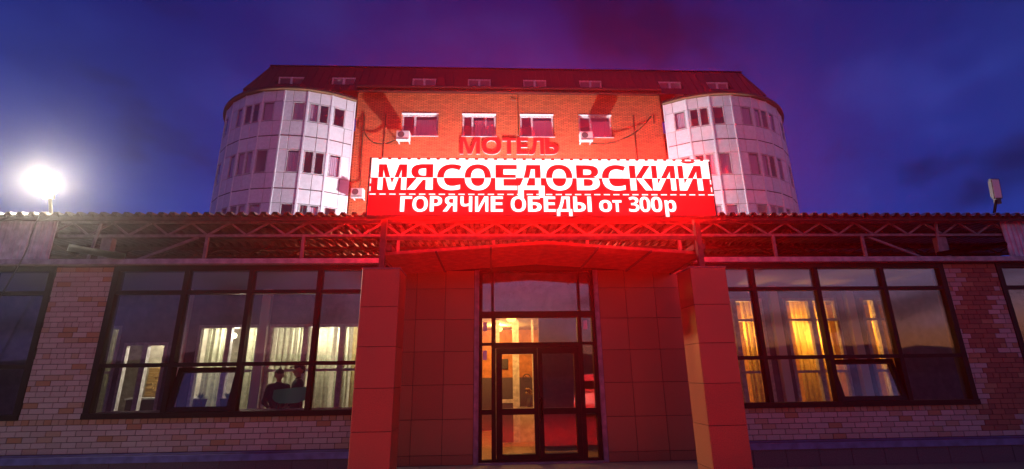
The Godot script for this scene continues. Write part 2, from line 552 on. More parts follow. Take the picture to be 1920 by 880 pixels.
	# corrugated cladding closing both ends of the attic
	for r in [[-13.0, -8.70], [11.10, 15.0]]:
		x = r[0]
		while x < r[1] - 0.02:
			s = S(); var xe: float = minf(x + 1.075, r[1])
			var n := int(round((xe - x) / 0.1075))
			for c in n:
				var b0 := x + c * 0.1075
				var pr := [[0.0, 0.0], [0.05, 0.0], [0.062, 0.018], [0.095, 0.018], [0.1075, 0.0]]
				for i in 4:
					quad(s, Vector3(b0 + pr[i][0], 4.77, 0.075 + pr[i][1]), Vector3(b0 + pr[i + 1][0], 4.77, 0.075 + pr[i + 1][1]), Vector3(b0 + pr[i + 1][0], 3.975, 0.075 + pr[i + 1][1]), Vector3(b0 + pr[i][0], 3.975, 0.075 + pr[i][1]))
			obj("cladding_sheet", s, M.cladding, a)
			x += 1.075
		s = S(); var ex: float = r[1] if r[1] < 0 else r[0]
		box(s, ex - 0.03, ex + 0.03, 3.974, 4.78, 0.05, 0.072)
		obj("corner_trim", s, M.cladding, a)
	# tiled walls either side of the door
	s = S()
	box(s, -2.3, -0.30, 0.0, 3.86, -0.30, -0.016); box(s, 2.14, 4.2, 0.0, 3.86, -0.30, -0.016); box(s, -0.30, 2.14, 3.745, 3.86, -0.30, -0.016)
	obj("entrance_wall", s, M.joint, a)
	for xs in [[-2.29, -2.07, -1.49, -0.915, -0.34], [2.17, 2.72, 3.32, 3.92, 4.19]]:
		for i in 4:
			for q in TILE_Y.size() - 1:
				if TILE_Y[q] < 0.1: continue
				s = S()
				cbox(s, xs[i] + 0.004, xs[i + 1] - 0.004, TILE_Y[q] + 0.004, TILE_Y[q + 1] - 0.004, -0.016, -0.002 + rng.randf_range(-0.0012, 0.0012), 0.002)
				obj("wall_tile", s, [M.tile, M.tile_b, M.tile_c][rng.randi() % 3], a)
			s = S(); cbox(s, xs[i] + 0.004, xs[i + 1] - 0.004, 0.134, 0.296, -0.016, -0.002, 0.002)
			obj("wall_tile", s, M.tile_b, a)

func roof_y(z: float) -> float:
	return 4.795 + (0.40 - z) * 0.045

# ---------------------------------------------------------------- entrance door
func entrance() -> void:
	var d := thing("entrance_door", "tall black framed glass double door with sidelights under the porch", "door", Vector3(0.93, 0.13, -0.05))
	var s := S()
	box(s, -0.335, -0.245, 0.13, 3.742, -0.10, 0.016); box(s, 2.075, 2.165, 0.13, 3.742, -0.10, 0.016)
	obj("trim", s, M.trim, d)
	s = S()
	var z0 := -0.13; var z1 := -0.02
	box(s, -0.244, -0.178, 0.16, 3.742, z0, z1); box(s, 1.995, 2.074, 0.16, 3.742, z0, z1)
	box(s, -0.178, 1.995, 3.70, 3.742, z0, z1); box(s, -0.178, 1.995, 2.785, 2.912, z0, z1 + 0.004)
	box(s, -0.178, 1.995, 0.16, 0.20, z0, z1 - 0.003)
	obj("frame", s, M.frame, d)
	s = S()
	box(s, 0.0, 0.085, 0.20, 2.785, z0, z1 + 0.002); box(s, 1.705, 1.79, 0.20, 2.785, z0, z1 + 0.002)
	box(s, -0.004, 0.05, 2.912, 3.70, z0, z1 + 0.002); box(s, 1.745, 1.79, 2.912, 3.70, z0, z1 + 0.002)
	box(s, -0.178, 0.0, 2.25, 2.305, z0, z1); box(s, 1.79, 1.995, 2.25, 2.305, z0, z1); box(s, 0.085, 1.705, 2.20, 2.305, z0, z1)
	box(s, -0.178, 0.0, 0.985, 1.075, z0, z1); box(s, 1.79, 1.995, 0.985, 1.075, z0, z1)
	obj("mullion_grid", s, M.frame, d)
	for r in [[-0.178, 0.0, 0.20, 0.985], [-0.178, 0.0, 1.075, 2.25], [-0.178, 0.0, 2.305, 2.785], [1.79, 1.995, 0.20, 0.985], [1.79, 1.995, 1.075, 2.25], [1.79, 1.995, 2.305, 2.785],
			[0.085, 1.705, 2.305, 2.785], [-0.178, -0.004, 2.912, 3.70], [0.05, 1.745, 2.912, 3.70], [1.79, 1.995, 2.912, 3.70]]:
		s = S(); pane_mesh(s, r[0], r[1], r[2], r[3], -0.06)
		obj("pane", s, M.glass, d)
	for k in 2:
		var x0: float = [0.088, 0.90][k]; var x1: float = [0.892, 1.702][k]
		var gl: float = [0.205, 0.985][k]; var gr: float = [0.812, 1.605][k]
		var leaf := group_node("door_leaf", d)
		s = S()
		box(s, x0, gl, 0.205, 2.195, -0.11, -0.012); box(s, gr, x1, 0.205, 2.195, -0.11, -0.012)
		box(s, gl, gr, 2.085, 2.195, -0.11, -0.012); box(s, gl, gr, 0.975, 1.085, -0.11, -0.012); box(s, gl, gr, 0.205, 0.29, -0.11, -0.012)
		obj("leaf_frame", s, M.frame, leaf)
		for q in [[0.29, 0.975], [1.085, 2.085]]:
			s = S(); pane_mesh(s, gl, gr, q[0], q[1], -0.05)
			obj("leaf_pane", s, M.glass, leaf)
		if k == 1:
			s = S(); tube(s, [Vector3(0.93, 0.88, -0.014), Vector3(0.935, 0.88, 0.05), Vector3(0.945, 0.92, 0.062), Vector3(0.945, 1.22, 0.062), Vector3(0.935, 1.26, 0.05), Vector3(0.93, 1.26, -0.014)], 0.014)
			obj("handle", s, M.black, leaf)
	s = S(); box(s, -0.24, 2.07, 0.131, 0.159, -0.14, 0.06)
	obj("threshold", s, M.trim, d)
	# paper notices on the glass
	for q in [[-0.125, 2.62, "small white paper notice on the left sidelight beside the transom"], [1.875, 2.64, "small white paper notice on the right sidelight beside the transom"], [-0.13, 2.07, "lower small white paper notice on the left sidelight"]]:
		s = S(); box(s, q[0] - 0.04, q[0] + 0.04, q[1] - 0.09, q[1] + 0.09, -0.0595, -0.0575)
		tag(obj(numbered("paper_notice"), s, M.paper), q[2], "notice", "notices on the door glass")

# ---------------------------------------------------------------- porch
func porch() -> void:
	var pnode := thing("entrance_porch", "tiled porch with two square pillars and shallow gabled roof", "porch", Vector3(0.92, 0, 1.0))
	for x0 in [-2.08, 3.30]:
		var s := S()
		box(s, x0 + 0.012, x0 + 0.588, 0.0, 3.36, 1.312, 1.888)
		var core := obj("pillar", s, M.joint, pnode)
		for q in range(TILE_Y.size() - 2):
			var y0: float = TILE_Y[q]; var y1: float = TILE_Y[q + 1]
			for side in 4:
				var key := "pt%.3f" % (y1 - y0)
				if not cache.has(key):
					var t := S()
					cbox(t, -0.296, 0.296, -(y1 - y0) / 2 + 0.004, (y1 - y0) / 2 - 0.004, -0.014, 0.0, 0.002)
					cache[key] = t.commit()
				var n := Vector3(sin(side * PI / 2), 0, cos(side * PI / 2))
				var o := obj("pillar_tile", cache[key], [M.tile, M.tile_b, M.tile_c][rng.randi() % 3], core, Vector3(x0 + 0.30, (y0 + y1) / 2, 1.60) + n * (0.300 + rng.randf_range(-0.001, 0.001)))
				o.rotation.y = side * PI / 2
		s = S(); box(s, x0 - 0.01, x0 + 0.61, 3.372, 3.392, 1.29, 1.91)
		obj("pillar_cap", s, M.steel, pnode)
		var px: float = x0 + 0.27
		s = S(); box(s, px - 0.045, px + 0.045, 3.392, 4.30, 1.70, 1.79)
		obj("post", s, M.dark_steel, pnode)
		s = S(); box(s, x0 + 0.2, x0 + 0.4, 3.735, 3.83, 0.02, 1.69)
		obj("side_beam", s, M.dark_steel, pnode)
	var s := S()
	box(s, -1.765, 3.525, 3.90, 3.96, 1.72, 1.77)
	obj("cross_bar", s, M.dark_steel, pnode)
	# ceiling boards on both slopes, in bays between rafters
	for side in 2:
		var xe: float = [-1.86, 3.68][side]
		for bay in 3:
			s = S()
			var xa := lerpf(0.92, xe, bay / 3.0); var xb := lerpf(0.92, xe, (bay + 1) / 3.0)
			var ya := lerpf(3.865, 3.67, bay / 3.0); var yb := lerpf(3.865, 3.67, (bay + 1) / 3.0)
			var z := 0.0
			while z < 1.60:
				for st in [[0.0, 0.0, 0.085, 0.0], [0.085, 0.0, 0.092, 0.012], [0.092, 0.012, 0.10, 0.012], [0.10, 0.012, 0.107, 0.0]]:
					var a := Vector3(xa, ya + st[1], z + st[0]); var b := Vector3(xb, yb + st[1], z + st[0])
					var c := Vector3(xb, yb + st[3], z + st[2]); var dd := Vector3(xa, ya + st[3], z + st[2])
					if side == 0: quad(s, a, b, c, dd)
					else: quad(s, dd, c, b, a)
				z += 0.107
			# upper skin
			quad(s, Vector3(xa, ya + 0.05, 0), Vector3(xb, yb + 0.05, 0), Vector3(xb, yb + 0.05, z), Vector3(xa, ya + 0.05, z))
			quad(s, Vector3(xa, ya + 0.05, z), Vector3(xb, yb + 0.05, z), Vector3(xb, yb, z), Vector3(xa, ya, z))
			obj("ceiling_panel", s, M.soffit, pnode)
			s = S(); bar(s, Vector3(xb, yb - 0.02, 0.01), Vector3(xb, yb - 0.02, 1.66), 0.035, 0.03)
			obj("rafter", s, M.dark_steel, pnode)

# ---------------------------------------------------------------- hotel
func hotel_window(parent: Node3D, x0: float, x1: float, y0: float, y1: float, split: Array, curtain: bool) -> void:
	var w := group_node("hotel_window", parent)
	var zf := ZM - 0.14
	var s := S()
	var t := 0.085
	box(s, x0, x1, y0, y0 + t, zf - 0.06, zf); box(s, x0, x1, y1 - t, y1, zf - 0.06, zf)
	box(s, x0, x0 + t, y0 + t, y1 - t, zf - 0.06, zf); box(s, x1 - t, x1, y0 + t, y1 - t, zf - 0.06, zf)
	var xs := [x0 + t]
	for q in split:
		var xm: float = lerpf(x0, x1, q[0])
		box(s, xm - q[1] / 2, xm + q[1] / 2, y0 + t, y1 - t, zf - 0.055, zf + 0.004)
		xs.append(xm - q[1] / 2); xs.append(xm + q[1] / 2)
	xs.append(x1 - t)
	obj("frame", s, M.white, w)
	for i in range(0, xs.size(), 2):
		s = S(); box(s, xs[i], xs[i + 1], y0 + t, y1 - t, zf - 0.04, zf - 0.036)
		obj("pane", s, M.glass, w)
	s = S(); box(s, x0 - 0.05, x1 + 0.05, y0 - 0.03, y0 - 0.002, zf, ZM + 0.05)
	obj("sill", s, M.white, w)
	s = S(); box(s, x0 - 0.02, x1 + 0.02, y1 + 0.002, y1 + 0.03, zf, ZM + 0.02)
	obj("lintel", s, M.white, w)
	if curtain:
		s = S(); wavy(s, lerpf(x0, x1, 0.36), x1 - 0.05, y0 + 0.03, y1 - 0.22, zf - 0.16, 0.025, 0.11)
		obj("curtain", s, M.room_curtain, w)
	s = S()
	var za := ZM - 2.6; var zb := ZM - 0.352
	box(s, x0 - 0.55, x1 + 0.55, y0 - 0.85, y1 + 0.75, za - 0.05, za)
	box(s, x0 - 0.60, x0 - 0.55, y0 - 0.85, y1 + 0.75, za, zb); box(s, x1 + 0.55, x1 + 0.60, y0 - 0.85, y1 + 0.75, za, zb)
	box(s, x0 - 0.55, x1 + 0.55, y1 + 0.70, y1 + 0.75, za, zb); box(s, x0 - 0.55, x1 + 0.55, y0 - 0.90, y0 - 0.85, za, zb)
	obj("room", s, M.room_plaster, w)

func wavy(s: SurfaceTool, x0: float, x1: float, y0: float, y1: float, z: float, amp: float, wave: float) -> void:
	var n := maxi(6, int((x1 - x0) / 0.022))
	var ph := rng.randf() * 9.0
	var f = func(i, top): 
		var x := lerpf(x0, x1, float(i) / n)
		var k := (x - x0) * TAU / wave
		return Vector3(x + (0.0 if top else 0.012 * sin(k * 0.37 + ph)), 0, z + amp * (sin(k + ph) * 0.7 + 0.3 * sin(k * 1.73 + 2 * ph)) * (0.8 if top else 1.1))
	for i in n:
		var a: Vector3 = f.call(i, true); var b: Vector3 = f.call(i + 1, true); var c: Vector3 = f.call(i + 1, false); var d: Vector3 = f.call(i, false)
		quad(s, a + Vector3(0, y1, 0), b + Vector3(0, y1, 0), c + Vector3(0, y0, 0), d + Vector3(0, y0, 0))

func hotel() -> void:
	var h := thing("hotel_building", "tall brick hotel with white panelled corner towers and dark red mansard roof", "building", Vector3(1.1, 0, -18))
	# brick front with four window openings
	var wins := [[-4.78, -2.81], [-1.57, 0.27], [1.53, 3.38], [4.72, 6.55]]
	var y0 := 13.82; var y1 := 15.22
	var s := S()
	box(s, -7.15, 9.30, 0.0, y0, ZM - 0.35, ZM)
	box(s, -7.15, 9.30, y1, 16.42, ZM - 0.35, ZM)
	var xs := [-7.15]
	for w in wins: xs.append(w[0]); xs.append(w[1])
	xs.append(9.30)
	for i in range(0, xs.size(), 2):
		box(s, xs[i], xs[i + 1], y0, y1, ZM - 0.35, ZM)
	obj("brick_wall", s, M.hotel_brick, h)
	for i in 4:
		hotel_window(h, wins[i][0] + 0.03, wins[i][1] - 0.03, y0 + 0.03, y1 - 0.035, [[0.36, 0.10]] if i != 1 else [[0.30, 0.10], [0.70, 0.03]], true)
	s = S()
	box(s, -14.0, 16.0, 0.0, 16.3, -30.0, -17.6)
	obj("rear_block", s, M.hotel_brick, h)
	# eaves and mansard
	s = S(); box(s, -7.1, 9.25, 16.425, 16.52, ZM - 0.3, -12.95)
	obj("eaves", s, M.roof_red, h)
	mansard(h)
	tower(h, -10.30, 1.0)
	tower(h, 12.50, -1.0)

func mansard(h: Node3D) -> void:
	var zb := -12.95; var yb := 16.20; var zt := -14.2; var yt := 18.50
	var zy = func(y): return lerpf(zb, zt, (y - yb) / (yt - yb))
	var wins := [[-11.51, -10.14], [-8.66, -7.38], [-4.31, -3.01], [-1.28, -0.02], [1.77, 3.05], [4.89, 6.15], [9.37, 10.65], [12.11, 13.35]]
	var wy0 := 16.74; var wy1 := 17.40
	var L := [-12.95, -12.30]; var R := [15.05, 14.55]
	var lx = func(y): return lerpf(L[0], L[1], (y - yb) / (yt - yb))
	var rx = func(y): return lerpf(R[0], R[1], (y - yb) / (yt - yb))
	var P = func(x, y): return Vector3(x, y, zy.call(y))
	var s := S()
	var rows := [yb, wy0, wy1, yt]
	quad(s, P.call(lx.call(wy0), wy0), P.call(rx.call(wy0), wy0), P.call(R[0], yb), P.call(L[0], yb))
	quad(s, P.call(L[1], yt), P.call(R[1], yt), P.call(rx.call(wy1), wy1), P.call(lx.call(wy1), wy1))
	for i in wins.size() + 1:
		var at = func(y, side): 
			if side == 0: return lx.call(y) if i == 0 else wins[i - 1][1]
			return rx.call(y) if i == wins.size() else wins[i][0]
		quad(s, P.call(at.call(wy1, 0), wy1), P.call(at.call(wy1, 1), wy1), P.call(at.call(wy0, 1), wy0), P.call(at.call(wy0, 0), wy0))
	# hipped ends and the back
	quad(s, Vector3(-12.3, yt, -20), Vector3(-12.3, yt, zt), Vector3(L[0], yb, zb), Vector3(-15.5, yb, -20))
	quad(s, Vector3(R[1], yt, zt), Vector3(R[1], yt, -20), Vector3(18.0, yb, -20), Vector3(R[0], yb, zb))
	quad(s, Vector3(-12.3, yt, -20), Vector3(R[1], yt, -20), Vector3(R[1], yt, zt), Vector3(-12.3, yt, zt))
	# standing seams
	var x := -12.6
	while x < 14.9:
		var skip := false
		for w in wins:
			if x > w[0] - 0.06 and x < w[1] + 0.06: skip = true
		var b0 := Vector3(x, yb, zb + 0.01); var b1 := Vector3(clampf(x, -12.3, 14.5), yt, zt + 0.01)
		if skip:
			bar(s, b0, b0.lerp(b1, (wy0 - yb) / (yt - yb)), 0.03, 0.03); bar(s, b0.lerp(b1, (wy1 - yb) / (yt - yb)), b1, 0.03, 0.03)
		else:
			bar(s, b0, b1, 0.03, 0.03)
		x += 0.42
	var roof := obj("mansard_roof", s, M.roof_red, h)
	s = S(); tube(s, [Vector3(-12.35, yt, zt + 0.02), Vector3(14.6, yt, zt + 0.02)], 0.05, 6)
	obj("ridge_cap", s, M.roof_red, roof)
	var zw: float = zy.call(wy1) - 0.01
	for w in wins:
		s = S()
		for q in 2:
			var xx: float = w[q]
			var a := Vector3(xx, wy1, zw); var b := Vector3(xx, wy0, zy.call(wy0)); var c := Vector3(xx, wy0, zw)
			if q == 0: tri(s, a, b, c)
			else: tri(s, c, b, a)
		quad(s, Vector3(w[0], wy0, zw), Vector3(w[1], wy0, zw), Vector3(w[1], wy0, zy.call(wy0)), Vector3(w[0], wy0, zy.call(wy0)))
		obj("window_reveal", s, M.roof_red, roof)
		var g := group_node("attic_window", h)
		s = S(); var t := 0.07
		box(s, w[0] + 0.002, w[1] - 0.002, wy0 + 0.002, wy0 + t, zw - 0.05, zw + 0.005); box(s, w[0] + 0.002, w[1] - 0.002, wy1 - t, wy1 + 0.01, zw - 0.05, zw + 0.005)
		box(s, w[0] + 0.002, w[0] + t, wy0 + t, wy1 - t, zw - 0.05, zw + 0.005); box(s, w[1] - t, w[1] - 0.002, wy0 + t, wy1 - t, zw - 0.05, zw + 0.005)
		var xm: float = lerpf(w[0], w[1], 0.5)
		box(s, xm - 0.055, xm + 0.055, wy0 + t, wy1 - t, zw - 0.05, zw + 0.008)
		obj("frame", s, M.white, g)
		for q in [[w[0] + t, xm - 0.055], [xm + 0.055, w[1] - t]]:
			s = S(); box(s, q[0], q[1], wy0 + t, wy1 - t, zw - 0.03, zw - 0.026)
			obj("pane", s, M.glass, g)
		s = S(); var xa: float = w[0] - 0.1; var xb: float = w[1] + 0.1; var zd := zw - 1.9; var zc := zw - 0.06
		box(s, xa, xb, 16.0, wy1 + 0.01, zd - 0.05, zd); box(s, xa - 0.05, xa, 16.0, wy1 + 0.01, zd, zc); box(s, xb, xb + 0.05, 16.0, wy1 + 0.01, zd, zc)
		box(s, xa, xb, wy1 - 0.02, wy1 + 0.01, zd, zc); box(s, xa, xb, 16.0, 16.05, zd, zc)
		obj("room", s, M.room_plaster, g)

func slab_mesh(w: float, hh: float) -> ArrayMesh:
	var key := "s%.2f_%.2f" % [w, hh]
	if not cache.has(key):
		var s := S()
		cbox(s, -w / 2, w / 2, -hh / 2, hh / 2, -0.035, 0.0, 0.006)
		cache[key] = s.commit()
	return cache[key]

func tower(h: Node3D, cx: float, mirror: float) -> void:
	var cz := -17.35; var R := 5.08
	var at = func(deg, y, r): return Vector3(cx + mirror * sin(deg_to_rad(deg)) * r, y, cz + cos(deg_to_rad(deg)) * r)
	var kinds := [[[0.41, 0.885]], [[0.10, 0.477], [0.523, 0.90]], [[0.09, 0.60]], [[0.42, 0.923]], [[0.115, 0.477], [0.54, 0.915]], [[0.115, 0.523]], [[0.42, 0.923]], [[0.115, 0.477], [0.54, 0.915]], [[0.115, 0.523]]]
	var storeys := [[13.22, 14.05, 15.10, 15.74], [10.42, 11.25, 12.45, 13.20], [7.60, 8.45, 9.65, 10.40]]
	var cores := [S(), S(), S(), S()]
	for fi in 9:
		var a0 := 37.5 - 13.0 * fi; var a1 := a0 - 13.0
		# facet frame: u runs from a0 to a1, n points out
		var p0: Vector3 = at.call(a0, 0, R); var p1: Vector3 = at.call(a1, 0, R)
		var u := (p1 - p0).normalized(); var wd := (p1 - p0).length()
		var mid: Vector3 = (p0 + p1) / 2; var n := (mid - Vector3(cx, 0, cz)).normalized()
		var right := u * -mirror                       # to the right seen from outside
		var bs := Basis(right, Vector3.UP, n)
		var put = func(t0, t1, ya, yb):
			var m := slab_mesh(maxf((t1 - t0) * wd - 0.026, 0.03), yb - ya - 0.026)
			var v := rng.randi() % 3
			var o := obj("tower_panel", m, M["panel%d" % v], h, p0.lerp(p1, (t0 + t1) / 2) + Vector3(0, (ya + yb) / 2, 0))
			o.basis = bs
		for st in storeys:
			var cuts := []
			for w in kinds[fi]: cuts.append(w)
			# panels above and below the windows share the windows' divisions
			var edges := [0.0]
			for i in cuts.size():
				if i > 0: edges.append((cuts[i - 1][1] + cuts[i][0]) / 2)
				elif cuts[i][0] > 0.2: edges.append(cuts[i][0] - 0.03)
			if cuts[-1][1] < 0.8: edges.append(cuts[-1][1] + 0.03)
			edges.append(1.0)
			for i in edges.size() - 1:
				put.call(edges[i], edges[i + 1], st[0], st[1] - 0.02)
				put.call(edges[i], edges[i + 1], st[2] + 0.02, st[3])
			# between and beside the windows
			var prev := 0.0
			for w in cuts:
				if w[0] - prev > 0.03: put.call(prev, w[0], st[1] - 0.02, st[2] + 0.02)
				prev = w[1]
			if 1.0 - prev > 0.03: put.call(prev, 1.0, st[1] - 0.02, st[2] + 0.02)
			# backing behind the panels
			var si := storeys.find(st)
			for e in [[si + 1, 1.0, st[0] - 0.02, st[1] - 0.005], [si, 1.0, st[2] + 0.005, st[3] + 0.02]]:
				obox(cores[e[0]], p0.lerp(p1, 0.5) + Vector3(0, (e[2] + e[3]) / 2, 0) - n * 0.08, Vector3(wd, e[3] - e[2], 0.08), bs)
			for w in cuts:
				var g := group_node("tower_window", h)
				var c := p0.lerp(p1, (w[0] + w[1]) / 2) + Vector3(0, (st[1] + st[2]) / 2, 0)
				var ww: float = (w[1] - w[0]) * wd; var hh: float = st[2] - st[1]
				var s := S(); var t := 0.035
				for q in [[-ww / 2, ww / 2, -hh / 2, -hh / 2 + t], [-ww / 2, ww / 2, hh / 2 - t, hh / 2], [-ww / 2, -ww / 2 + t, -hh / 2 + t, hh / 2 - t], [ww / 2 - t, ww / 2, -hh / 2 + t, hh / 2 - t]]:
					obox(s, bs * Vector3((q[0] + q[1]) / 2, (q[2] + q[3]) / 2, -0.02), Vector3(q[1] - q[0], q[3] - q[2], 0.05), bs)
				obj("frame", s, M.white, g, c)
				s = S(); obox(s, bs * Vector3(0, 0, -0.025), Vector3(ww - 2 * t, hh - 2 * t, 0.004), bs)
				obj("pane", s, M.glass, g, c)
				if rng.randf() < 0.45:
					s = S(); wavy(s, -ww / 2 + 0.03, ww / 2 - 0.03, -hh / 2 + 0.02, hh / 2 - rng.randf_range(0.02, 0.12), 0, 0.015, 0.09)
					var o := obj("curtain", s, M.room_curtain, g, c - n * 0.10)
					o.basis = bs
		# solid facet below the visible storeys and a dark core
		obox(cores[3], p0.lerp(p1, 0.5) + Vector3(0, 3.8, 0) - n * 0.08, Vector3(wd, 7.6, 0.08), bs)
	for k in 4: obj("tower_backing", cores[k], M.seam, h)
	var inner := S()
	for fi in 9:
		var a0 := 37.5 - 13.0 * fi; var a1 := a0 - 13.0
		quad(inner, at.call(a0, 15.75, R - 2.3), at.call(a1, 15.75, R - 2.3), at.call(a1, 0, R - 2.3), at.call(a0, 0, R - 2.3))
		for yy in [15.75, 13.21, 10.41, 7.6]:
			quad(inner, at.call(a0, yy, R - 0.1), at.call(a1, yy, R - 0.1), at.call(a1, yy, R - 2.3), at.call(a0, yy, R - 2.3))
		if fi % 2 == 0:
			quad(inner, at.call(a0, 15.75, R - 0.12), at.call(a0, 15.75, R - 2.3), at.call(a0, 0, R - 2.3), at.call(a0, 0, R - 0.12))
	obj("tower_rooms", inner, M.room_plaster, h)
	# pilaster strips on the facet edges and floor bands
	for fi in 10:
		var a := 37.5 - 13.0 * fi
		var s := S(); var c: Vector3 = at.call(a, 11.66, R + 0.004)
		var n := (Vector3(c.x, 0, c.z) - Vector3(cx, 0, cz)).normalized()
		obox(s, c, Vector3(0.075, 8.14, 0.03), Basis(Vector3.UP.cross(n), Vector3.UP, n))
		obj("edge_strip", s, M.panel1, h)
	for yy in [13.21, 10.41]:
		var s := S()
		for fi in 9:
			var a0: float = 37.5 - 13.0 * fi
			ring_piece(s, at, a0, a0 - 13.0, yy - 0.012, yy + 0.012, R - 0.03, R + 0.012)
		obj("floor_band", s, M.seam, h)
	var s := S(); var cap := S()
	for k in 45:
		var a0 := 38.0 - 118.0 * k / 45.0; var a1 := 38.0 - 118.0 * (k + 1) / 45.0
		ring_piece(s, at, a0, a1, 15.765, 15.79, R - 0.1, R + 0.13)
		ring_piece(cap, at, a0, a1, 15.793, 15.90, R - 0.2, R + 0.15)
		quad(cap, Vector3(cx, 16.7, cz), Vector3(cx, 16.7, cz), at.call(a1, 15.90, R + 0.14), at.call(a0, 15.90, R + 0.14))
	obj("cornice", s, M.cornice, h)
	obj("tower_roof", cap, M.roof_red, h)

func ring_piece(s: SurfaceTool, at: Callable, a0: float, a1: float, y0: float, y1: float, r0: float, r1: float) -> void:
	quad(s, at.call(a0, y1, r1), at.call(a1, y1, r1), at.call(a1, y0, r1), at.call(a0, y0, r1))
	quad(s, at.call(a0, y1, r0), at.call(a1, y1, r0), at.call(a1, y1, r1), at.call(a0, y1, r1))
	quad(s, at.call(a0, y0, r1), at.call(a1, y0, r1), at.call(a1, y0, r0), at.call(a0, y0, r0))

# ---------------------------------------------------------------- signs
func font() -> SystemFont:
	var f := SystemFont.new()
	f.font_names = PackedStringArray(["Droid Sans"])
	f.font_weight = 700
	return f

func glyph(ch: String, depth: float) -> Array:     # [triangle corners, bounds]
	var t := TextMesh.new()
	t.font = font(); t.text = ch; t.font_size = 96; t.pixel_size = 0.01; t.depth = depth; t.curve_step = 1.5
	var out := PackedVector3Array()
	for n in t.get_surface_count():
		var a := t.surface_get_arrays(n)
		if a[Mesh.ARRAY_INDEX] != null and a[Mesh.ARRAY_INDEX].size():
			for i in a[Mesh.ARRAY_INDEX]: out.append(a[Mesh.ARRAY_VERTEX][i])
		else:
			out.append_array(a[Mesh.ARRAY_VERTEX])
	return [out, t.get_aabb()]

func clip(pts: Array, y: float, keep_above: bool) -> Array:
	var out := []
	for i in pts.size():
		var a: Vector3 = pts[i]; var b: Vector3 = pts[(i + 1) % pts.size()]
		var ia := (a.y >= y) == keep_above; var ib := (b.y >= y) == keep_above
		if ia: out.append(a)
		if ia != ib: out.append(a.lerp(b, (y - a.y) / (b.y - a.y)))
	return out

func sign_board() -> void:
	var zf := 2.05
	var g := thing("led_sign", "long red and white LED display board above the porch reading МЯСОЕДОВСКИЙ", "sign", Vector3(0.88, 4.22, 1.95))
	var s := S(); box(s, -2.06, 3.82, 4.225, 5.275, 1.86, zf - 0.012)
	obj("housing", s, M.black, g)
	for q in [["screen_upper_field", 4.595, 4.905, M.bloom_red], ["screen_lower_field", 4.245, 4.590, M.bloom_red_dim]]:  # unlit fields with red bloom put into their emission
		s = S(); box(s, -2.03, 3.79, q[1], q[2], zf - 0.012, zf - 0.004)
		obj("sign_glow_field", s, q[3], g)
	s = S(); box(s, -2.02, 3.78, 4.907, 5.235, zf - 0.012, zf - 0.004)
	obj("sign_glow_field", s, M.led_lit, g)
	s = S(); box(s, -2.02, 3.78, 5.2362, 5.262, zf - 0.012, zf - 0.0085)
	obj("sign_glow_field", s, M.bloom_red, g)  # gaps between the dashes glow with painted bloom
	# dashed border
	s = S()
	var x := -2.02
	while x < 3.72:
		box(s, x, x + 0.105, 4.597, 4.617, zf - 0.004, zf - 0.001)
		box(s, x, x + 0.105, 5.2355, 5.262, zf - 0.012, zf - 0.004)
		x += 0.1635
	for yy in [4.66, 4.80]:
		box(s, -2.026, -2.006, yy, yy + 0.085, zf - 0.004, zf - 0.001); box(s, 3.766, 3.786, yy, yy + 0.085, zf - 0.004, zf - 0.001)
	obj("led_border", s, M.led_lit, g)
	# letters: upper halves unlit with painted red bloom on the white field, lower halves lit
	var cap: AABB = glyph("Е", 0.0)[1]
	var up := [["М", -1.894, -1.419], ["Я", -1.408, -0.979], ["С", -0.912, -0.502], ["О", -0.448, -0.005], ["Е", 0.072, 0.436], ["Д", 0.45, 0.902], ["О", 0.933, 1.384], ["В", 1.454, 1.85], ["С", 1.894, 2.31], ["К", 2.374, 2.753], ["И", 2.762, 3.17], ["Й", 3.224, 3.636]]
	for q in up:
		letter(g, q[0], q[1], q[2], 4.685, 5.145, cap, zf, 4.906)
	var lo := [["Г", -1.504, -1.312], ["О", -1.303, -1.049], ["Р", -1.017, -0.815], ["Я", -0.804, -0.566], ["Ч", -0.513, -0.316], ["И", -0.269, -0.049], ["Е", -0.009, 0.195], ["О", 0.325, 0.58], ["Б", 0.613, 0.841], ["Е", 0.878, 1.075], ["Д", 1.093, 1.354], ["Ы", 1.375, 1.684], ["о", 1.811, 2.028], ["т", 2.040, 2.197], ["3", 2.315, 2.494], ["0", 2.503, 2.685], ["0", 2.697, 2.889], ["р", 2.931, 3.127]]
	for q in lo:
		letter(g, q[0], q[1], q[2], 4.30, 4.57, cap, zf, 99.0)
	# unseen red back face and area light, added to redden roof, trusses and hotel front
	s = S(); box(s, -2.03, 3.79, 4.245, 5.262, 1.848, 1.86)
	obj("sign_glow_field", s, M.bloom_red, g)
	var back := AreaLight3D.new()
	back.name = "added_back_glow"
	back.area_size = Vector2(5.7, 0.98)
	back.light_color = Color(1.0, 0.06, 0.04)
	back.light_energy = 60.0
	back.shadow_enabled = true
	g.add_child(back)
	back.position = Vector3(0.88, 4.74, 1.83) - g.position
	var l := AreaLight3D.new()
	l.name = "led_glow"
	l.area_size = Vector2(5.7, 0.98)
	l.light_color = Color(1.0, 0.05, 0.04)
	l.light_energy = 1500.0
	l.shadow_enabled = true
	g.add_child(l)
	l.position = Vector3(0.88, 4.74, zf + 0.03) - g.position
	l.rotation.y = PI

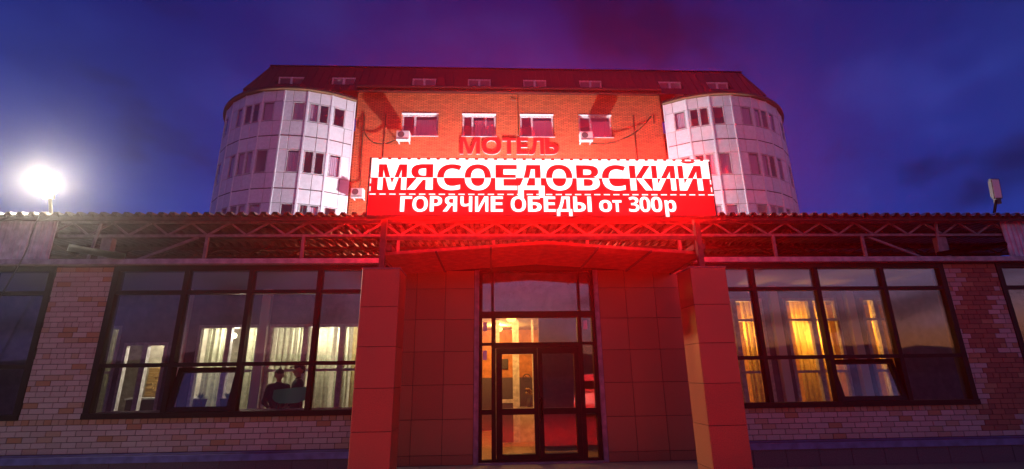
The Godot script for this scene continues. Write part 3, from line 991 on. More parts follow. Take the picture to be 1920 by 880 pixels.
func letter(g: Node3D, ch: String, x0: float, x1: float, yb: float, yt: float, cap: AABB, zf: float, cut: float) -> void:
	var q := glyph(ch, 0.0)
	var bb: AABB = q[1]
	var k := (yt - yb) / cap.size.y
	var a := S(); var b := S(); var any_a := false
	var p: PackedVector3Array = q[0]
	for i in range(0, p.size(), 3):
		var t := []
		for c in 3:
			var v := p[i + c]
			t.append(Vector3(x0 + (v.x - bb.position.x) / bb.size.x * (x1 - x0), minf(yb + (v.y - cap.position.y) * k, 5.232), zf))
		var top := clip(t, cut, true); var bot := clip(t, cut, false)
		for e in [[a, top], [b, bot]]:
			for c in range(1, e[1].size() - 1):
				tri(e[0], e[1][0], e[1][c], e[1][c + 1])
		any_a = any_a or top.size() > 2
	if any_a: obj("letter_upper_half", a, M.bloom_red, g)
	obj("letter", b, M.led_lit, g)

func motel_letters() -> void:
	var g := thing("motel_lettering", "thick red raised letters МОТЕЛЬ on the brick hotel wall", "lettering", Vector3(0.95, 12.78, ZM + 0.1))
	var cap: AABB = glyph("Е", 0.0)[1]
	for q in [["М", -1.64, -0.58], ["О", -0.50, 0.53], ["Т", 0.58, 1.30], ["Е", 1.34, 1.94], ["Л", 1.98, 2.78], ["Ь", 2.84, 3.55]]:
		var d := glyph(q[0], 0.055)
		var bb: AABB = d[1]
		var s := S(); var side := S()
		var p: PackedVector3Array = d[0]
		for i in range(0, p.size(), 3):
			var t := []
			for c in 3:
				var v := p[i + c]
				t.append(Vector3(q[1] + (v.x - bb.position.x) / bb.size.x * (q[2] - q[1]), 12.80 + (v.y - cap.position.y) / cap.size.y * 0.93, ZM + 0.032 + v.z))
			var n: Vector3 = (t[2] - t[0]).cross(t[1] - t[0]).normalized()
			tri(s if n.z > 0.5 else side, t[0], t[1], t[2])
		var o := obj("letter", s, M.letter_red, g)
		obj("letter_return", side, M.white, o)

# ---------------------------------------------------------------- lamps
func flood_head(t: Node3D, c: Vector3, w: float, hh: float, face: Material, tilt: float) -> void:
	var s := S(); var b := Basis(Vector3.RIGHT, tilt)
	obox(s, Vector3.ZERO, Vector3(w, hh, 0.05), b)
	for k in 6: obox(s, b * Vector3(lerpf(-w / 2 + 0.02, w / 2 - 0.02, k / 5.0), 0, -0.04), Vector3(0.008, hh * 0.8, 0.04), b)
	obj("housing", s, M.black, t, c)
	s = S(); obox(s, b * Vector3(0, 0, 0.027), Vector3(w - 0.035, hh - 0.035, 0.008), b)
	obj("lamp_face", s, face, t, c)
	s = S(); obox(s, b * Vector3(0, -hh / 2 - 0.055, -0.01), Vector3(w * 0.6, 0.11, 0.06), b)
	obj("driver_box", s, M.black, t, c)

func floodlights() -> void:
	var t := thing("floodlight", "lit floodlight glaring white on the roof edge at far left", "floodlight", Vector3(-8.72, 4.86, 0.30), "floodlights on the annex roof edge")
	flood_head(t, Vector3(-8.85, 5.50, 0.27), 0.34, 0.40, M.lamp_white, deg_to_rad(12))
	var s := S(); tube(s, [Vector3(-8.74, 4.85, 0.16), Vector3(-8.85, 5.26, 0.18)], 0.028)
	obj("pole", s, M.white_plastic, t)
	var l := OmniLight3D.new(); l.name = "flood_lamp"
	l.light_color = Color(1.0, 0.94, 0.84); l.light_energy = 130.0; l.light_size = 0.12; l.omni_range = 60; l.omni_attenuation = 2; l.shadow_enabled = true
	t.add_child(l); l.position = Vector3(-8.85, 5.50, 0.36) - t.position
	t = thing("floodlight", "unlit slim floodlight upright on the roof edge at far right", "floodlight", Vector3(10.70, 4.86, 0.30), "floodlights on the annex roof edge")
	flood_head(t, Vector3(10.86, 5.41, 0.36), 0.19, 0.44, M.white_plastic, deg_to_rad(6))
	s = S(); tube(s, [Vector3(10.72, 4.85, 0.30), Vector3(10.82, 5.16, 0.34)], 0.024)
	obj("pole", s, M.white_plastic, t)
	# the floodlight lying on the annex roof that lights the hotel front from below
	t = thing("wall_washer", "floodlight on the annex roof behind the sign aimed up at the hotel", "floodlight", Vector3(0.8, 5.32, -11.1))
	s = S(); obox(s, Vector3(0.8, 5.55, -11.08), Vector3(0.34, 0.26, 0.07), Basis(Vector3.RIGHT, deg_to_rad(-125)))
	obj("housing", s, M.black, t)
	s = S(); obox(s, Vector3(0.8, 5.59, -11.12), Vector3(0.30, 0.22, 0.01), Basis(Vector3.RIGHT, deg_to_rad(-125)))
	obj("lamp_face", s, M.bulb_neutral, t)
	s = S(); tube(s, [Vector3(0.8, 5.30, -11.05), Vector3(0.8, 5.52, -11.05)], 0.02)
	obj("bracket", s, M.steel, t)
	var q := OmniLight3D.new(); q.name = "wash_lamp"
	q.light_color = Color(0.97, 0.96, 1.0); q.light_energy = 320.0; q.light_size = 0.10; q.omni_range = 60; q.omni_attenuation = 2; q.shadow_enabled = true
	t.add_child(q); q.position = Vector3(0.8, 5.72, -11.18) - t.position

# ---------------------------------------------------------------- small things on the walls
func ac_unit(c: Vector3, w: float, hh: float, label: String) -> void:
	var t := thing("air_conditioner", label, "air conditioner", c - Vector3(0, hh / 2, 0), "outdoor units on the hotel wall")
	var s := S(); var d := 0.20
	cbox(s, -w / 2, w / 2, -hh / 2, hh / 2, -d, d, 0.015)
	obj("casing", s, M.white_plastic, t, c)
	s = S(); lathe(s, Vector3(-w * 0.14, 0, d + 0.004), [[0.0, 0.006], [hh * 0.16, 0.006], [hh * 0.40, 0.004], [hh * 0.42, -0.01]], 20, Basis(Vector3.RIGHT, PI / 2))
	obj("fan_grille", s, M.grille, t, c)
	s = S()
	box(s, -w * 0.45, -w * 0.37, -hh / 2 - 0.05, -hh / 2 - 0.002, -0.42, d); box(s, w * 0.37, w * 0.45, -hh / 2 - 0.05, -hh / 2 - 0.002, -0.42, d)
	box(s, -w * 0.5, w * 0.5, -hh / 2 - 0.09, -hh / 2 - 0.05, 0.02, d + 0.02)
	obj("bracket", s, M.white, t, c)

func wire(called: String, label: String, pts: Array, r: float, m: Material, group := "") -> void:
	var c := Curve3D.new()
	for i in pts.size():
		var tan: Vector3 = Vector3.ZERO if i == 0 or i == pts.size() - 1 else (pts[i + 1] - pts[i - 1]) / 6.0
		c.add_point(pts[i], -tan, tan)
	c.bake_interval = 0.12
	var s := S(); tube(s, Array(c.get_baked_points()), r, 6)
	tag(obj(numbered(called), s, m), label, "cable", group)

func small_things() -> void:
	ac_unit(Vector3(-4.53, 13.62, ZM + 0.42), 0.66, 0.42, "white air conditioner outdoor unit below the leftmost brick-wall window")
	ac_unit(Vector3(4.98, 13.66, ZM + 0.42), 0.66, 0.42, "white air conditioner outdoor unit below the rightmost brick-wall window")
	ac_unit(Vector3(-6.62, 10.46, ZM + 0.42), 0.58, 0.40, "white air conditioner outdoor unit beside the left tower near the sign")
	var z := ZM + 0.03
	wire("cable", "pale cable sagging from the left air conditioner to the wall beside the tower", [Vector3(-4.86, 13.55, z + 0.25), Vector3(-5.4, 13.30, z + 0.2), Vector3(-6.1, 13.35, z + 0.2), Vector3(-6.62, 14.0, z + 0.1), Vector3(-6.68, 15.0, z)], 0.022, M.white_plastic, "cables on the hotel wall")
	wire("cable", "pale cable sagging from the right air conditioner towards the right tower", [Vector3(5.25, 13.38, z + 0.25), Vector3(6.1, 13.36, z + 0.2), Vector3(7.2, 13.75, z + 0.2), Vector3(8.1, 14.4, z + 0.1), Vector3(8.72, 15.15, z)], 0.022, M.white_plastic, "cables on the hotel wall")
	wire("cable", "pale cable hanging above the lower air conditioner beside the left tower", [Vector3(-6.62, 10.68, z + 0.2), Vector3(-6.66, 11.3, z), Vector3(-6.70, 12.4, z), Vector3(-6.74, 15.2, z)], 0.018, M.white_plastic, "cables on the hotel wall")
	for q in [[-5.62, 12.5, 15.15, "thin upright conduit left of the leftmost brick-wall window"], [7.72, 12.4, 15.2, "thin upright conduit right of the rightmost brick-wall window"], [8.85, 14.7, 15.25, "short upright conduit beside the right tower"]]:
		var s := S(); tube(s, [Vector3(q[0], q[1], ZM + 0.014), Vector3(q[0] + 0.01, q[2], ZM + 0.014)], 0.014, 6)
		tag(obj(numbered("conduit"), s, M.white_plastic), q[3], "conduit", "conduits on the hotel wall")
	# aerial on a thin mast
	var t := thing("aerial_mast", "thin pale mast with small aerial between the middle brick-wall windows", "aerial", Vector3(1.44, 13.9, ZM + 0.05))
	var s := S(); tube(s, [Vector3(1.44, 13.9, ZM + 0.025), Vector3(1.46, 16.3, ZM + 0.025)], 0.02, 6)
	obj("mast", s, M.white_plastic, t)
	s = S()
	tube(s, [Vector3(1.46, 16.1, ZM + 0.06), Vector3(1.05, 16.08, ZM + 0.25)], 0.014, 6)
	for k in 4: tube(s, [Vector3(1.10 + 0.07 * k, 15.92, ZM + 0.22 - 0.03 * k), Vector3(1.10 + 0.07 * k, 16.2, ZM + 0.22 - 0.03 * k)], 0.010, 5)
	obj("aerial", s, M.white_plastic, t)
	# tubes sticking out over the beam
	for q in [["pale tubular lamp with a slanted end sticking out above the left pier", Vector3(-7.20, 4.02, 0.10), Vector3(-7.83, 4.07, 0.66), 0.066], ["long pale open pipe sticking out above the right pier", Vector3(9.42, 4.02, 0.12), Vector3(10.54, 4.14, 0.50), 0.056]]:
		t = thing("wall_pipe", q[0], "pipe", q[1], "pipes above the piers")
		s = S(); tube(s, [q[1], q[2]], q[3], 14, -1.0, false); tube(s, [q[1], q[2]], q[3] - 0.008, 14, -1.0, false)
		var d: Vector3 = (q[2] - q[1]).normalized()
		obj("pipe", s, M.white, t)
		s = S(); tube(s, [q[2] - d * 0.06, q[2] - d * 0.055], q[3] - 0.009, 14)
		obj("pipe_end", s, M.grille, t)
		s = S(); tube(s, [q[1] + Vector3(0, -0.05, -0.04), q[1] + d * 0.12 + Vector3(0, -0.045, 0)], 0.02, 6)
		obj("clamp", s, M.dark_steel, t)
	wire("cable", "thin cable hanging from the lit floodlight past the far left window", [Vector3(-8.74, 4.84, 0.40), Vector3(-8.85, 4.4, 0.34), Vector3(-8.93, 3.95, 0.30), Vector3(-9.35, 2.6, 0.25), Vector3(-9.9, 0.02, 0.3)], 0.011, M.black)

# ---------------------------------------------------------------- cafe behind the shop windows
func cafe() -> void:
	var c := thing("cafe_interior", "dim cafe interior wall with pale framed inner windows behind the shop windows", "interior", Vector3(1, 0.15, -2.5))
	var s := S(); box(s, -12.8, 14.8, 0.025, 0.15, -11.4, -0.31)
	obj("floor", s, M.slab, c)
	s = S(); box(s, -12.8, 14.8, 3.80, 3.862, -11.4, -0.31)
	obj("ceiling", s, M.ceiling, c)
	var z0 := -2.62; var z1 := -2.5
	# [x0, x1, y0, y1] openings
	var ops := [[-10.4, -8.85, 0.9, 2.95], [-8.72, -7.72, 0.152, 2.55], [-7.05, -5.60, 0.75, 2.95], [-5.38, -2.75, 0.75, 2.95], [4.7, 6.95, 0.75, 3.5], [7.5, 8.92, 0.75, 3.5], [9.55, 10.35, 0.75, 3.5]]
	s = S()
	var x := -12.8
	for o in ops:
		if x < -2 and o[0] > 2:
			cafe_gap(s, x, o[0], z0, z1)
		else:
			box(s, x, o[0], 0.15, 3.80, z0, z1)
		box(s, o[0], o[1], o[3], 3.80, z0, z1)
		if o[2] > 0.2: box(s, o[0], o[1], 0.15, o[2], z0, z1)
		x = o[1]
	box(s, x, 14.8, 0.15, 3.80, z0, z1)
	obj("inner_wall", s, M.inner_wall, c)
	for i in ops.size():
		var o: Array = ops[i]
		var g := group_node("inner_window", c)
		s = S(); var t := 0.07
		box(s, o[0], o[1], o[2], o[2] + t, z0 + 0.03, z1 + 0.02); box(s, o[0], o[1], o[3] - t, o[3], z0 + 0.03, z1 + 0.02)
		box(s, o[0], o[0] + t, o[2] + t, o[3] - t, z0 + 0.03, z1 + 0.02); box(s, o[1] - t, o[1], o[2] + t, o[3] - t, z0 + 0.03, z1 + 0.02)
		var n: int = [1, 2, 2, 3, 3, 2, 2][i]
		for k in range(1, n):
			var xm: float = lerpf(o[0], o[1], float(k) / n)
			box(s, xm - 0.06, xm + 0.06, o[2] + t, o[3] - t, z0 + 0.03, z1 + 0.024)
		if i != 1:
			for yy in ([1.87] if i < 4 else [1.68, 2.95]):
				box(s, o[0] + t, o[1] - t, yy - 0.03, yy + 0.03, z0 + 0.035, z1 + 0.018)
		obj("frame", s, M.white, g)
		s = S(); box(s, o[0] + t, o[1] - t, o[2] + t, o[3] - t, z0 + 0.05, z0 + 0.054)
		if i != 1: obj("pane", s, M.clear_glass, g)
	# pale columns in front of the inner wall
	for xx in [-7.4, -5.49, -2.62, 7.22, 9.22]:
		s = S(); box(s, xx - 0.10, xx + 0.10, 0.15, 3.80, z1 + 0.002, z1 + 0.14)
		obj("column", s, M.white_plastic, c)
	# curtains hanging behind the inner windows
	var cur := [[-9.75, -8.95, "curtain_l"], [-7.0, -6.45, "curtain_l"], [-6.05, -5.65, "curtain_l"], [-5.33, -4.55, "curtain_l"], [-4.45, -3.95, "curtain_l"], [-3.85, -3.50, "curtain_l"], [-3.45, -2.8, "curtain_g"],
		[4.85, 5.7, "curtain_r"], [6.02, 6.32, "curtain_r"], [6.52, 6.88, "curtain_r"], [7.55, 7.75, "curtain_r"], [7.86, 8.38, "curtain_r"], [8.52, 8.86, "curtain_r"], [9.62, 9.85, "curtain_r"], [10.0, 10.28, "curtain_r"]]
	for q in cur:
		s = S(); wavy(s, q[0], q[1], 0.55, 3.08 if q[0] < 0 else 3.62, -2.82, 0.035, 0.13)
		var o := obj(numbered("curtain"), s, M[q[2]])
		var side := "yellow-green sheer" if q[2] == "curtain_l" else ("ochre" if q[2] == "curtain_g" else "golden")
		var nth: String = ["first", "second", "third", "fourth", "fifth", "sixth", "seventh", "eighth"][cur.find(q) % 7 if q[0] < 0 else cur.find(q) - 7]
		tag(o, "%s pleated curtain, %s from the left behind the %s shop window" % [side, nth, "left" if q[0] < 0 else "right"], "curtain", "curtains behind the left shop window" if q[0] < 0 else "curtains behind the right shop window")
	# rooms behind the inner wall
	s = S()
	box(s, -12.8, -2.5, 0.15, 3.80, -6.1, -6.0); box(s, -2.5, -2.4, 0.15, 3.80, -6.1, -2.62)
	obj("room_wall", s, M.cream, c)
	s = S()
	box(s, 4.4, 14.8, 0.15, 3.80, -6.1, -6.0); box(s, 4.4, 4.5, 0.15, 3.80, -6.0, -2.62)
	obj("room_wall", s, M.orange_wall, c)
	s = S(); box(s, -9.2, -7.2, 0.15, 3.80, -4.2, -4.1)
	obj("partition", s, M.cream, c)
	# rough ochre stones stuck on the pale partition, seen through the doorway
	for r in 16:
		var xs := -9.1
		var xe := -8.18 + 0.16 * sin(r * 2.3) - 0.012 * r
		while xs < xe:
			var l := rng.randf_range(0.14, 0.30)
			s = S(); cbox(s, xs, minf(xs + l, xe + 0.1), 1.02 + r * 0.062, 1.02 + r * 0.062 + 0.055, -4.1, -4.1 + rng.randf_range(0.015, 0.045), 0.006)
			obj("wall_stone", s, M.ochre, c)
			xs += l + 0.008
	var b := thing("bar_counter", "dark counter with a pale top seen through the cafe doorway", "counter", Vector3(-8.3, 0.15, -3.7))
	s = S(); box(s, -9.1, -7.3, 0.15, 1.22, -3.85, -3.45)
	obj("front", s, M.counter, b)
	s = S(); box(s, -9.12, -7.28, 1.222, 1.26, -3.90, -3.40)
	obj("counter_top", s, M.white, b)
	# lamps
	var lamp_no := [-1, -1]
	for q in [[-8.3, 3.1, -3.5, 0], [-6.55, 2.74, -3.15, 0], [-6.0, 2.74, -3.3, 0], [-4.50, 2.72, -3.1, 0], [-3.88, 2.70, -3.2, 0], [6.42, 2.74, -3.1, 1], [7.80, 2.78, -3.1, 1], [8.44, 2.60, -3.1, 1], [9.93, 2.8, -3.3, 1]]:
		var warm: bool = q[3] == 1
		lamp_no[q[3]] += 1
		var nth: String = ["first", "second", "third", "fourth", "fifth"][lamp_no[q[3]]]
		var at := Vector3(q[0], q[1], q[2])
		var t := thing("pendant_lamp", "small glowing %s pendant lamp, %s from the left behind the %s shop window" % ["warm" if warm else "white", nth, "right" if warm else "left"], "lamp", at, "pendant lamps behind the %s shop window" % ("right" if warm else "left"))
		s = S(); lathe(s, at, [[0.0, 0.085], [0.045, 0.07], [0.075, 0.03], [0.08, 0.0], [0.06, -0.05], [0.0, -0.08]], 14)
		obj("bulb", s, M.bulb_warm if warm else M.bulb_neutral, t)
		s = S(); tube(s, [at + Vector3(0, 0.086, 0), Vector3(at.x, 3.80, at.z)], 0.008, 5)
		obj("cord", s, M.black, t)
		var l := OmniLight3D.new(); l.name = "pendant_light"
		l.light_color = Color(1.0, 0.72, 0.34) if warm else Color(1.0, 0.95, 0.84)
		l.light_energy = 4.0 if warm else 2.8
		l.light_size = 0.07; l.omni_range = 20; l.omni_attenuation = 2; l.shadow_enabled = true
		t.add_child(l)
	# two plants in pots on the sill
	for q in [[-5.62, "dark potted plant on the sill behind the tilted sash, left of two"], [-5.12, "dark potted plant on the sill behind the tilted sash, right of two"]]:
		var at := Vector3(q[0], 1.13, -0.45)
		var t := thing("potted_plant", q[1], "plant", at, "pots on the window sill")
		s = S(); lathe(s, at, [[0.0, 0.0], [0.085, 0.0], [0.12, 0.2], [0.105, 0.2], [0.0, 0.18]], 16)
		obj("pot", s, M.counter, t)
		s = S()
		for k in 26:
			var a := rng.randf() * TAU; var e := rng.randf_range(0.35, 1.3); var ln := rng.randf_range(0.08, 0.17)
			var d := Vector3(cos(a) * cos(e), sin(e), sin(a) * cos(e)); var w := d.cross(Vector3.UP).normalized() * 0.018
			var o := at + Vector3(0, 0.19, 0)
			quad(s, o + d * ln, o + d * ln * 0.5 + w, o, o + d * ln * 0.5 - w)
		obj("leaves", s, M.leaf, t)
	s = S(); box(s, -7.3, -2.42, 1.06, 1.125, -0.62, -0.18); 
	tag(obj("window_shelf", s, M.inner_wall), "long inner sill shelf behind the left shop window", "shelf")

func cafe_gap(s: SurfaceTool, x0: float, x1: float, z0: float, z1: float) -> void:
	box(s, x0, -2.42, 0.15, 3.80, z0, z1); box(s, 4.42, x1, 0.15, 3.80, z0, z1)

# ---------------------------------------------------------------- lobby behind the door
func lobby() -> void:
	var l := thing("lobby_interior", "warm orange lobby with tiled floor behind the glass entrance door", "interior", Vector3(0.9, 0.15, -2))
	var s := S()
	box(s, -2.38, -0.9, 0.15, 3.80, -0.9, -0.8) 
	box(s, -0.9, -0.8, 0.15, 3.80, -5.4, -0.8); box(s, -0.8, 3.0, 0.15, 3.80, -5.5, -5.4); box(s, 2.9, 3.0, 0.15, 3.80, -5.4, -0.31)
	box(s, -2.38, -2.3, 0.15, 3.80, -0.8, -0.31)
	obj("wall", s, M.orange_wall, l)
	s = S(); box(s, -0.795, 2.895, 0.166, 1.62, -5.399, -5.36)
	obj("wainscot", s, M.counter, l)
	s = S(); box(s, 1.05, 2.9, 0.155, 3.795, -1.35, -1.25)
	obj("partition", s, M.dark_brown, l)  # near-black brown panel closing the right half of the lobby
	s = S(); box(s, -0.799, 2.899, 3.02, 3.08, -5.399, -0.5)
	obj("ceiling", s, M.cream, l)
	s = S(); box(s, -2.29, 2.899, 2.93, 3.79, -0.50, -0.42)  # added dark panel, keeps the lit lobby out of the top door pane
	obj("added_bulkhead", s, M.inner_wall, l)
	for i in 9:
		for j in 12:
			s = S(); var x0 := -0.79 + i * 0.41; var z0 := -0.33 - (j + 1) * 0.41
			box(s, x0 + 0.004, x0 + 0.406, 0.151, 0.166 + rng.randf_range(-0.0008, 0.0008), z0 + 0.004, z0 + 0.406)
			obj("floor_tile", s, M.floor_tile if rng.randf() < 0.6 else M.floor_tile_b, l)
	# pale inner door frame
	s = S(); var zz := -2.6
	for q in [[0.10, 0.20, 0.166, 3.02], [0.52, 0.68, 0.166, 3.02], [1.0, 1.05, 0.166, 3.02], [0.20, 0.52, 2.18, 2.28], [0.68, 1.0, 2.18, 2.28], [0.20, 0.52, 1.05, 1.13], [0.68, 1.0, 0.85, 0.93]]:
		box(s, q[0], q[1], q[2], q[3], zz - 0.05, zz)
	obj("inner_frame", s, M.white, l)
	s = S(); box(s, 0.20, 0.52, 0.17, 1.05, zz - 0.03, zz - 0.01); 
	obj("lower_panel", s, M.counter, l)
	s = S(); box(s, 0.68, 1.0, 0.17, 0.85, zz - 0.03, zz - 0.01)
	obj("lower_panel", s, M.cream, l)
	# round prohibition sticker
	var t := thing("no_smoking_sticker", "round no smoking sticker on the pale inner door frame", "sticker", Vector3(0.86, 1.55, zz))
	s = S()
	for k in 24:
		var a := TAU * k / 24; var b := TAU * (k + 1) / 24
		quad(s, Vector3(0.86 + 0.10 * cos(b), 1.62 + 0.10 * sin(b), zz + 0.004), Vector3(0.86 + 0.10 * cos(a), 1.62 + 0.10 * sin(a), zz + 0.004), Vector3(0.86 + 0.078 * cos(a), 1.62 + 0.078 * sin(a), zz + 0.004), Vector3(0.86 + 0.078 * cos(b), 1.62 + 0.078 * sin(b), zz + 0.004))
	bar(s, Vector3(0.80, 1.68, zz + 0.004), Vector3(0.92, 1.56, zz + 0.004), 0.02, 0.002)
	obj("ring", s, M.black, t)
	s = S(); box(s, 0.81, 0.91, 1.608, 1.628, zz + 0.0005, zz + 0.0025)
	obj("cigarette", s, M.counter, t)
	t = thing("wall_screen", "small black wall mounted box seen through the left door leaf", "box", Vector3(0.30, 1.9, -5.3))
	s = S(); cbox(s, 0.02, 0.50, 1.86, 2.16, -5.398, -5.33, 0.01)
	obj("casing", s, M.black, t)
	t = thing("flower_vase", "small vase of pale yellow flowers behind the door glass", "plant", Vector3(0.93, 0.94, -2.9))
	s = S(); box(s, 0.70, 1.02, 0.90, 0.935, -3.1, -2.7)
	obj("stand", s, M.counter, t)
	s = S(); lathe(s, Vector3(0.93, 0.936, -2.9), [[0.0, 0.0], [0.05, 0.0], [0.065, 0.1], [0.04, 0.2], [0.03, 0.2]], 12)
	obj("vase", s, M.counter, t)
	s = S()
	for k in 14:
		var a := rng.randf() * TAU; var rr := rng.randf() * 0.09
		lathe(s, Vector3(0.93 + cos(a) * rr, 1.22 + rng.randf() * 0.14, -2.9 + sin(a) * rr), [[0.0, 0.035], [0.035, 0.0], [0.0, -0.03]], 6)
	obj("flowers", s, M.curtain_r, t)
	t = thing("door_mat", "dark doormat on the lobby floor behind the door", "mat", Vector3(1.2, 0.168, -0.62))
	s = S(); box(s, 0.62, 1.75, 0.1685, 0.182, -0.92, -0.34)
	obj("pile", s, M.mat_dark, t)
	for q in [Vector3(0.45, 2.90, -1.4), Vector3(0.2, 2.90, -3.9)]:
		t = thing("lobby_lamp", "glowing ceiling lamp in the orange lobby, %s the glass door" % ("nearest" if q.z > -2 else "farthest from"), "lamp", q, "ceiling lamps in the lobby")
		s = S(); lathe(s, q, [[0.0, -0.06], [0.07, -0.05], [0.11, 0.0], [0.11, 0.05], [0.0, 0.06]], 16)
		obj("bulb", s, M.bulb_warm, t)
		s = S(); tube(s, [q + Vector3(0, 0.06, 0), q + Vector3(0, 0.12, 0)], 0.03, 8)
		obj("stem", s, M.white, t)
		var li := OmniLight3D.new(); li.name = "lobby_light"
		li.light_color = Color(1.0, 0.72, 0.36); li.light_energy = 6.0; li.light_size = 0.1; li.omni_range = 20; li.omni_attenuation = 2; li.shadow_enabled = true
		t.add_child(li)

# ---------------------------------------------------------------- people
func sdf_mesh(bones: Array, cell: float, k: float) -> ArrayMesh:     # tapered capsules joined smoothly, meshed as surface nets
	var lo := Vector3.INF; var hi := -Vector3.INF
	for b in bones:
		for q in 2:
			lo = lo.min(b[q] - Vector3.ONE * (b[2 + q] + 3 * cell)); hi = hi.max(b[q] + Vector3.ONE * (b[2 + q] + 3 * cell))
	var n := Vector3i(((hi - lo) / cell).ceil()) + Vector3i.ONE
	var fld := PackedFloat32Array(); fld.resize(n.x * n.y * n.z); fld.fill(9.0)
	for b in bones:
		var a: Vector3 = b[0]; var ab: Vector3 = b[1] - b[0]; var ra: float = b[2]; var rb: float = b[3]
		var m := maxf(ra, rb) + k + 2.5 * cell
		var i0 := Vector3i(((a.min(b[1]) - Vector3.ONE * m - lo) / cell).floor()).clamp(Vector3i.ZERO, n - Vector3i.ONE)
		var i1 := Vector3i(((a.max(b[1]) + Vector3.ONE * m - lo) / cell).ceil()).clamp(Vector3i.ZERO, n - Vector3i.ONE)
		var l2 := maxf(ab.length_squared(), 1e-9)
		for z in range(i0.z, i1.z + 1):
			for y in range(i0.y, i1.y + 1):
				for x in range(i0.x, i1.x + 1):
					var p := lo + Vector3(x, y, z) * cell - a
					var t := clampf(p.dot(ab) / l2, 0, 1)
					var d := (p - ab * t).length() - lerpf(ra, rb, t)
					var id := x + n.x * (y + n.y * z)
					var h := maxf(k - absf(fld[id] - d), 0.0) / k
					fld[id] = minf(fld[id], d) - h * h * k * 0.25
	var vid := {}; var verts := PackedVector3Array()
	var step := [0, 1, n.x, n.x + 1, n.x * n.y, n.x * n.y + 1, n.x * n.y + n.x, n.x * n.y + n.x + 1]
	var offs := [Vector3(0, 0, 0), Vector3(1, 0, 0), Vector3(0, 1, 0), Vector3(1, 1, 0), Vector3(0, 0, 1), Vector3(1, 0, 1), Vector3(0, 1, 1), Vector3(1, 1, 1)]
	for z in n.z - 1:
		for y in n.y - 1:
			for x in n.x - 1:
				var id := x + n.x * (y + n.y * z)
				var inside := 0
				for c in 8:
					if fld[id + step[c]] < 0: inside += 1
				if inside == 0 or inside == 8: continue
				var sum := Vector3.ZERO; var cnt := 0
				for e in [[0, 1], [2, 3], [4, 5], [6, 7], [0, 2], [1, 3], [4, 6], [5, 7], [0, 4], [1, 5], [2, 6], [3, 7]]:
					var f0 := fld[id + step[e[0]]]; var f1 := fld[id + step[e[1]]]
					if (f0 < 0) != (f1 < 0):
						sum += offs[e[0]].lerp(offs[e[1]], f0 / (f0 - f1)); cnt += 1
				vid[id] = verts.size()
				verts.append(lo + (Vector3(x, y, z) + sum / cnt) * cell)
	var idx := PackedInt32Array(); var nor := PackedVector3Array(); nor.resize(verts.size())
	var st := [1, n.x, n.x * n.y]
	for id in vid:
		for ax in 3:
			var f0 := fld[id]; var f1 := fld[id + st[ax]]
			if (f0 < 0) == (f1 < 0): continue
			var u: int = st[(ax + 1) % 3]; var v: int = st[(ax + 2) % 3]
			if not (vid.has(id - u) and vid.has(id - v) and vid.has(id - u - v)): continue
			var q := [vid[id], vid[id - u], vid[id - u - v], vid[id - v]]
			if f0 < 0: q.reverse()
			for c in [0, 1, 2, 0, 2, 3]: idx.append(q[c])
			var fn := (verts[q[2]] - verts[q[0]]).cross(verts[q[1]] - verts[q[0]])
			for c in q: nor[c] += fn
	for i in nor.size(): nor[i] = nor[i].normalized()
	var arr := []; arr.resize(Mesh.ARRAY_MAX)
	arr[Mesh.ARRAY_VERTEX] = verts; arr[Mesh.ARRAY_NORMAL] = nor; arr[Mesh.ARRAY_INDEX] = idx
	var am := ArrayMesh.new(); am.add_surface_from_arrays(Mesh.PRIMITIVE_TRIANGLES, arr)
	return am

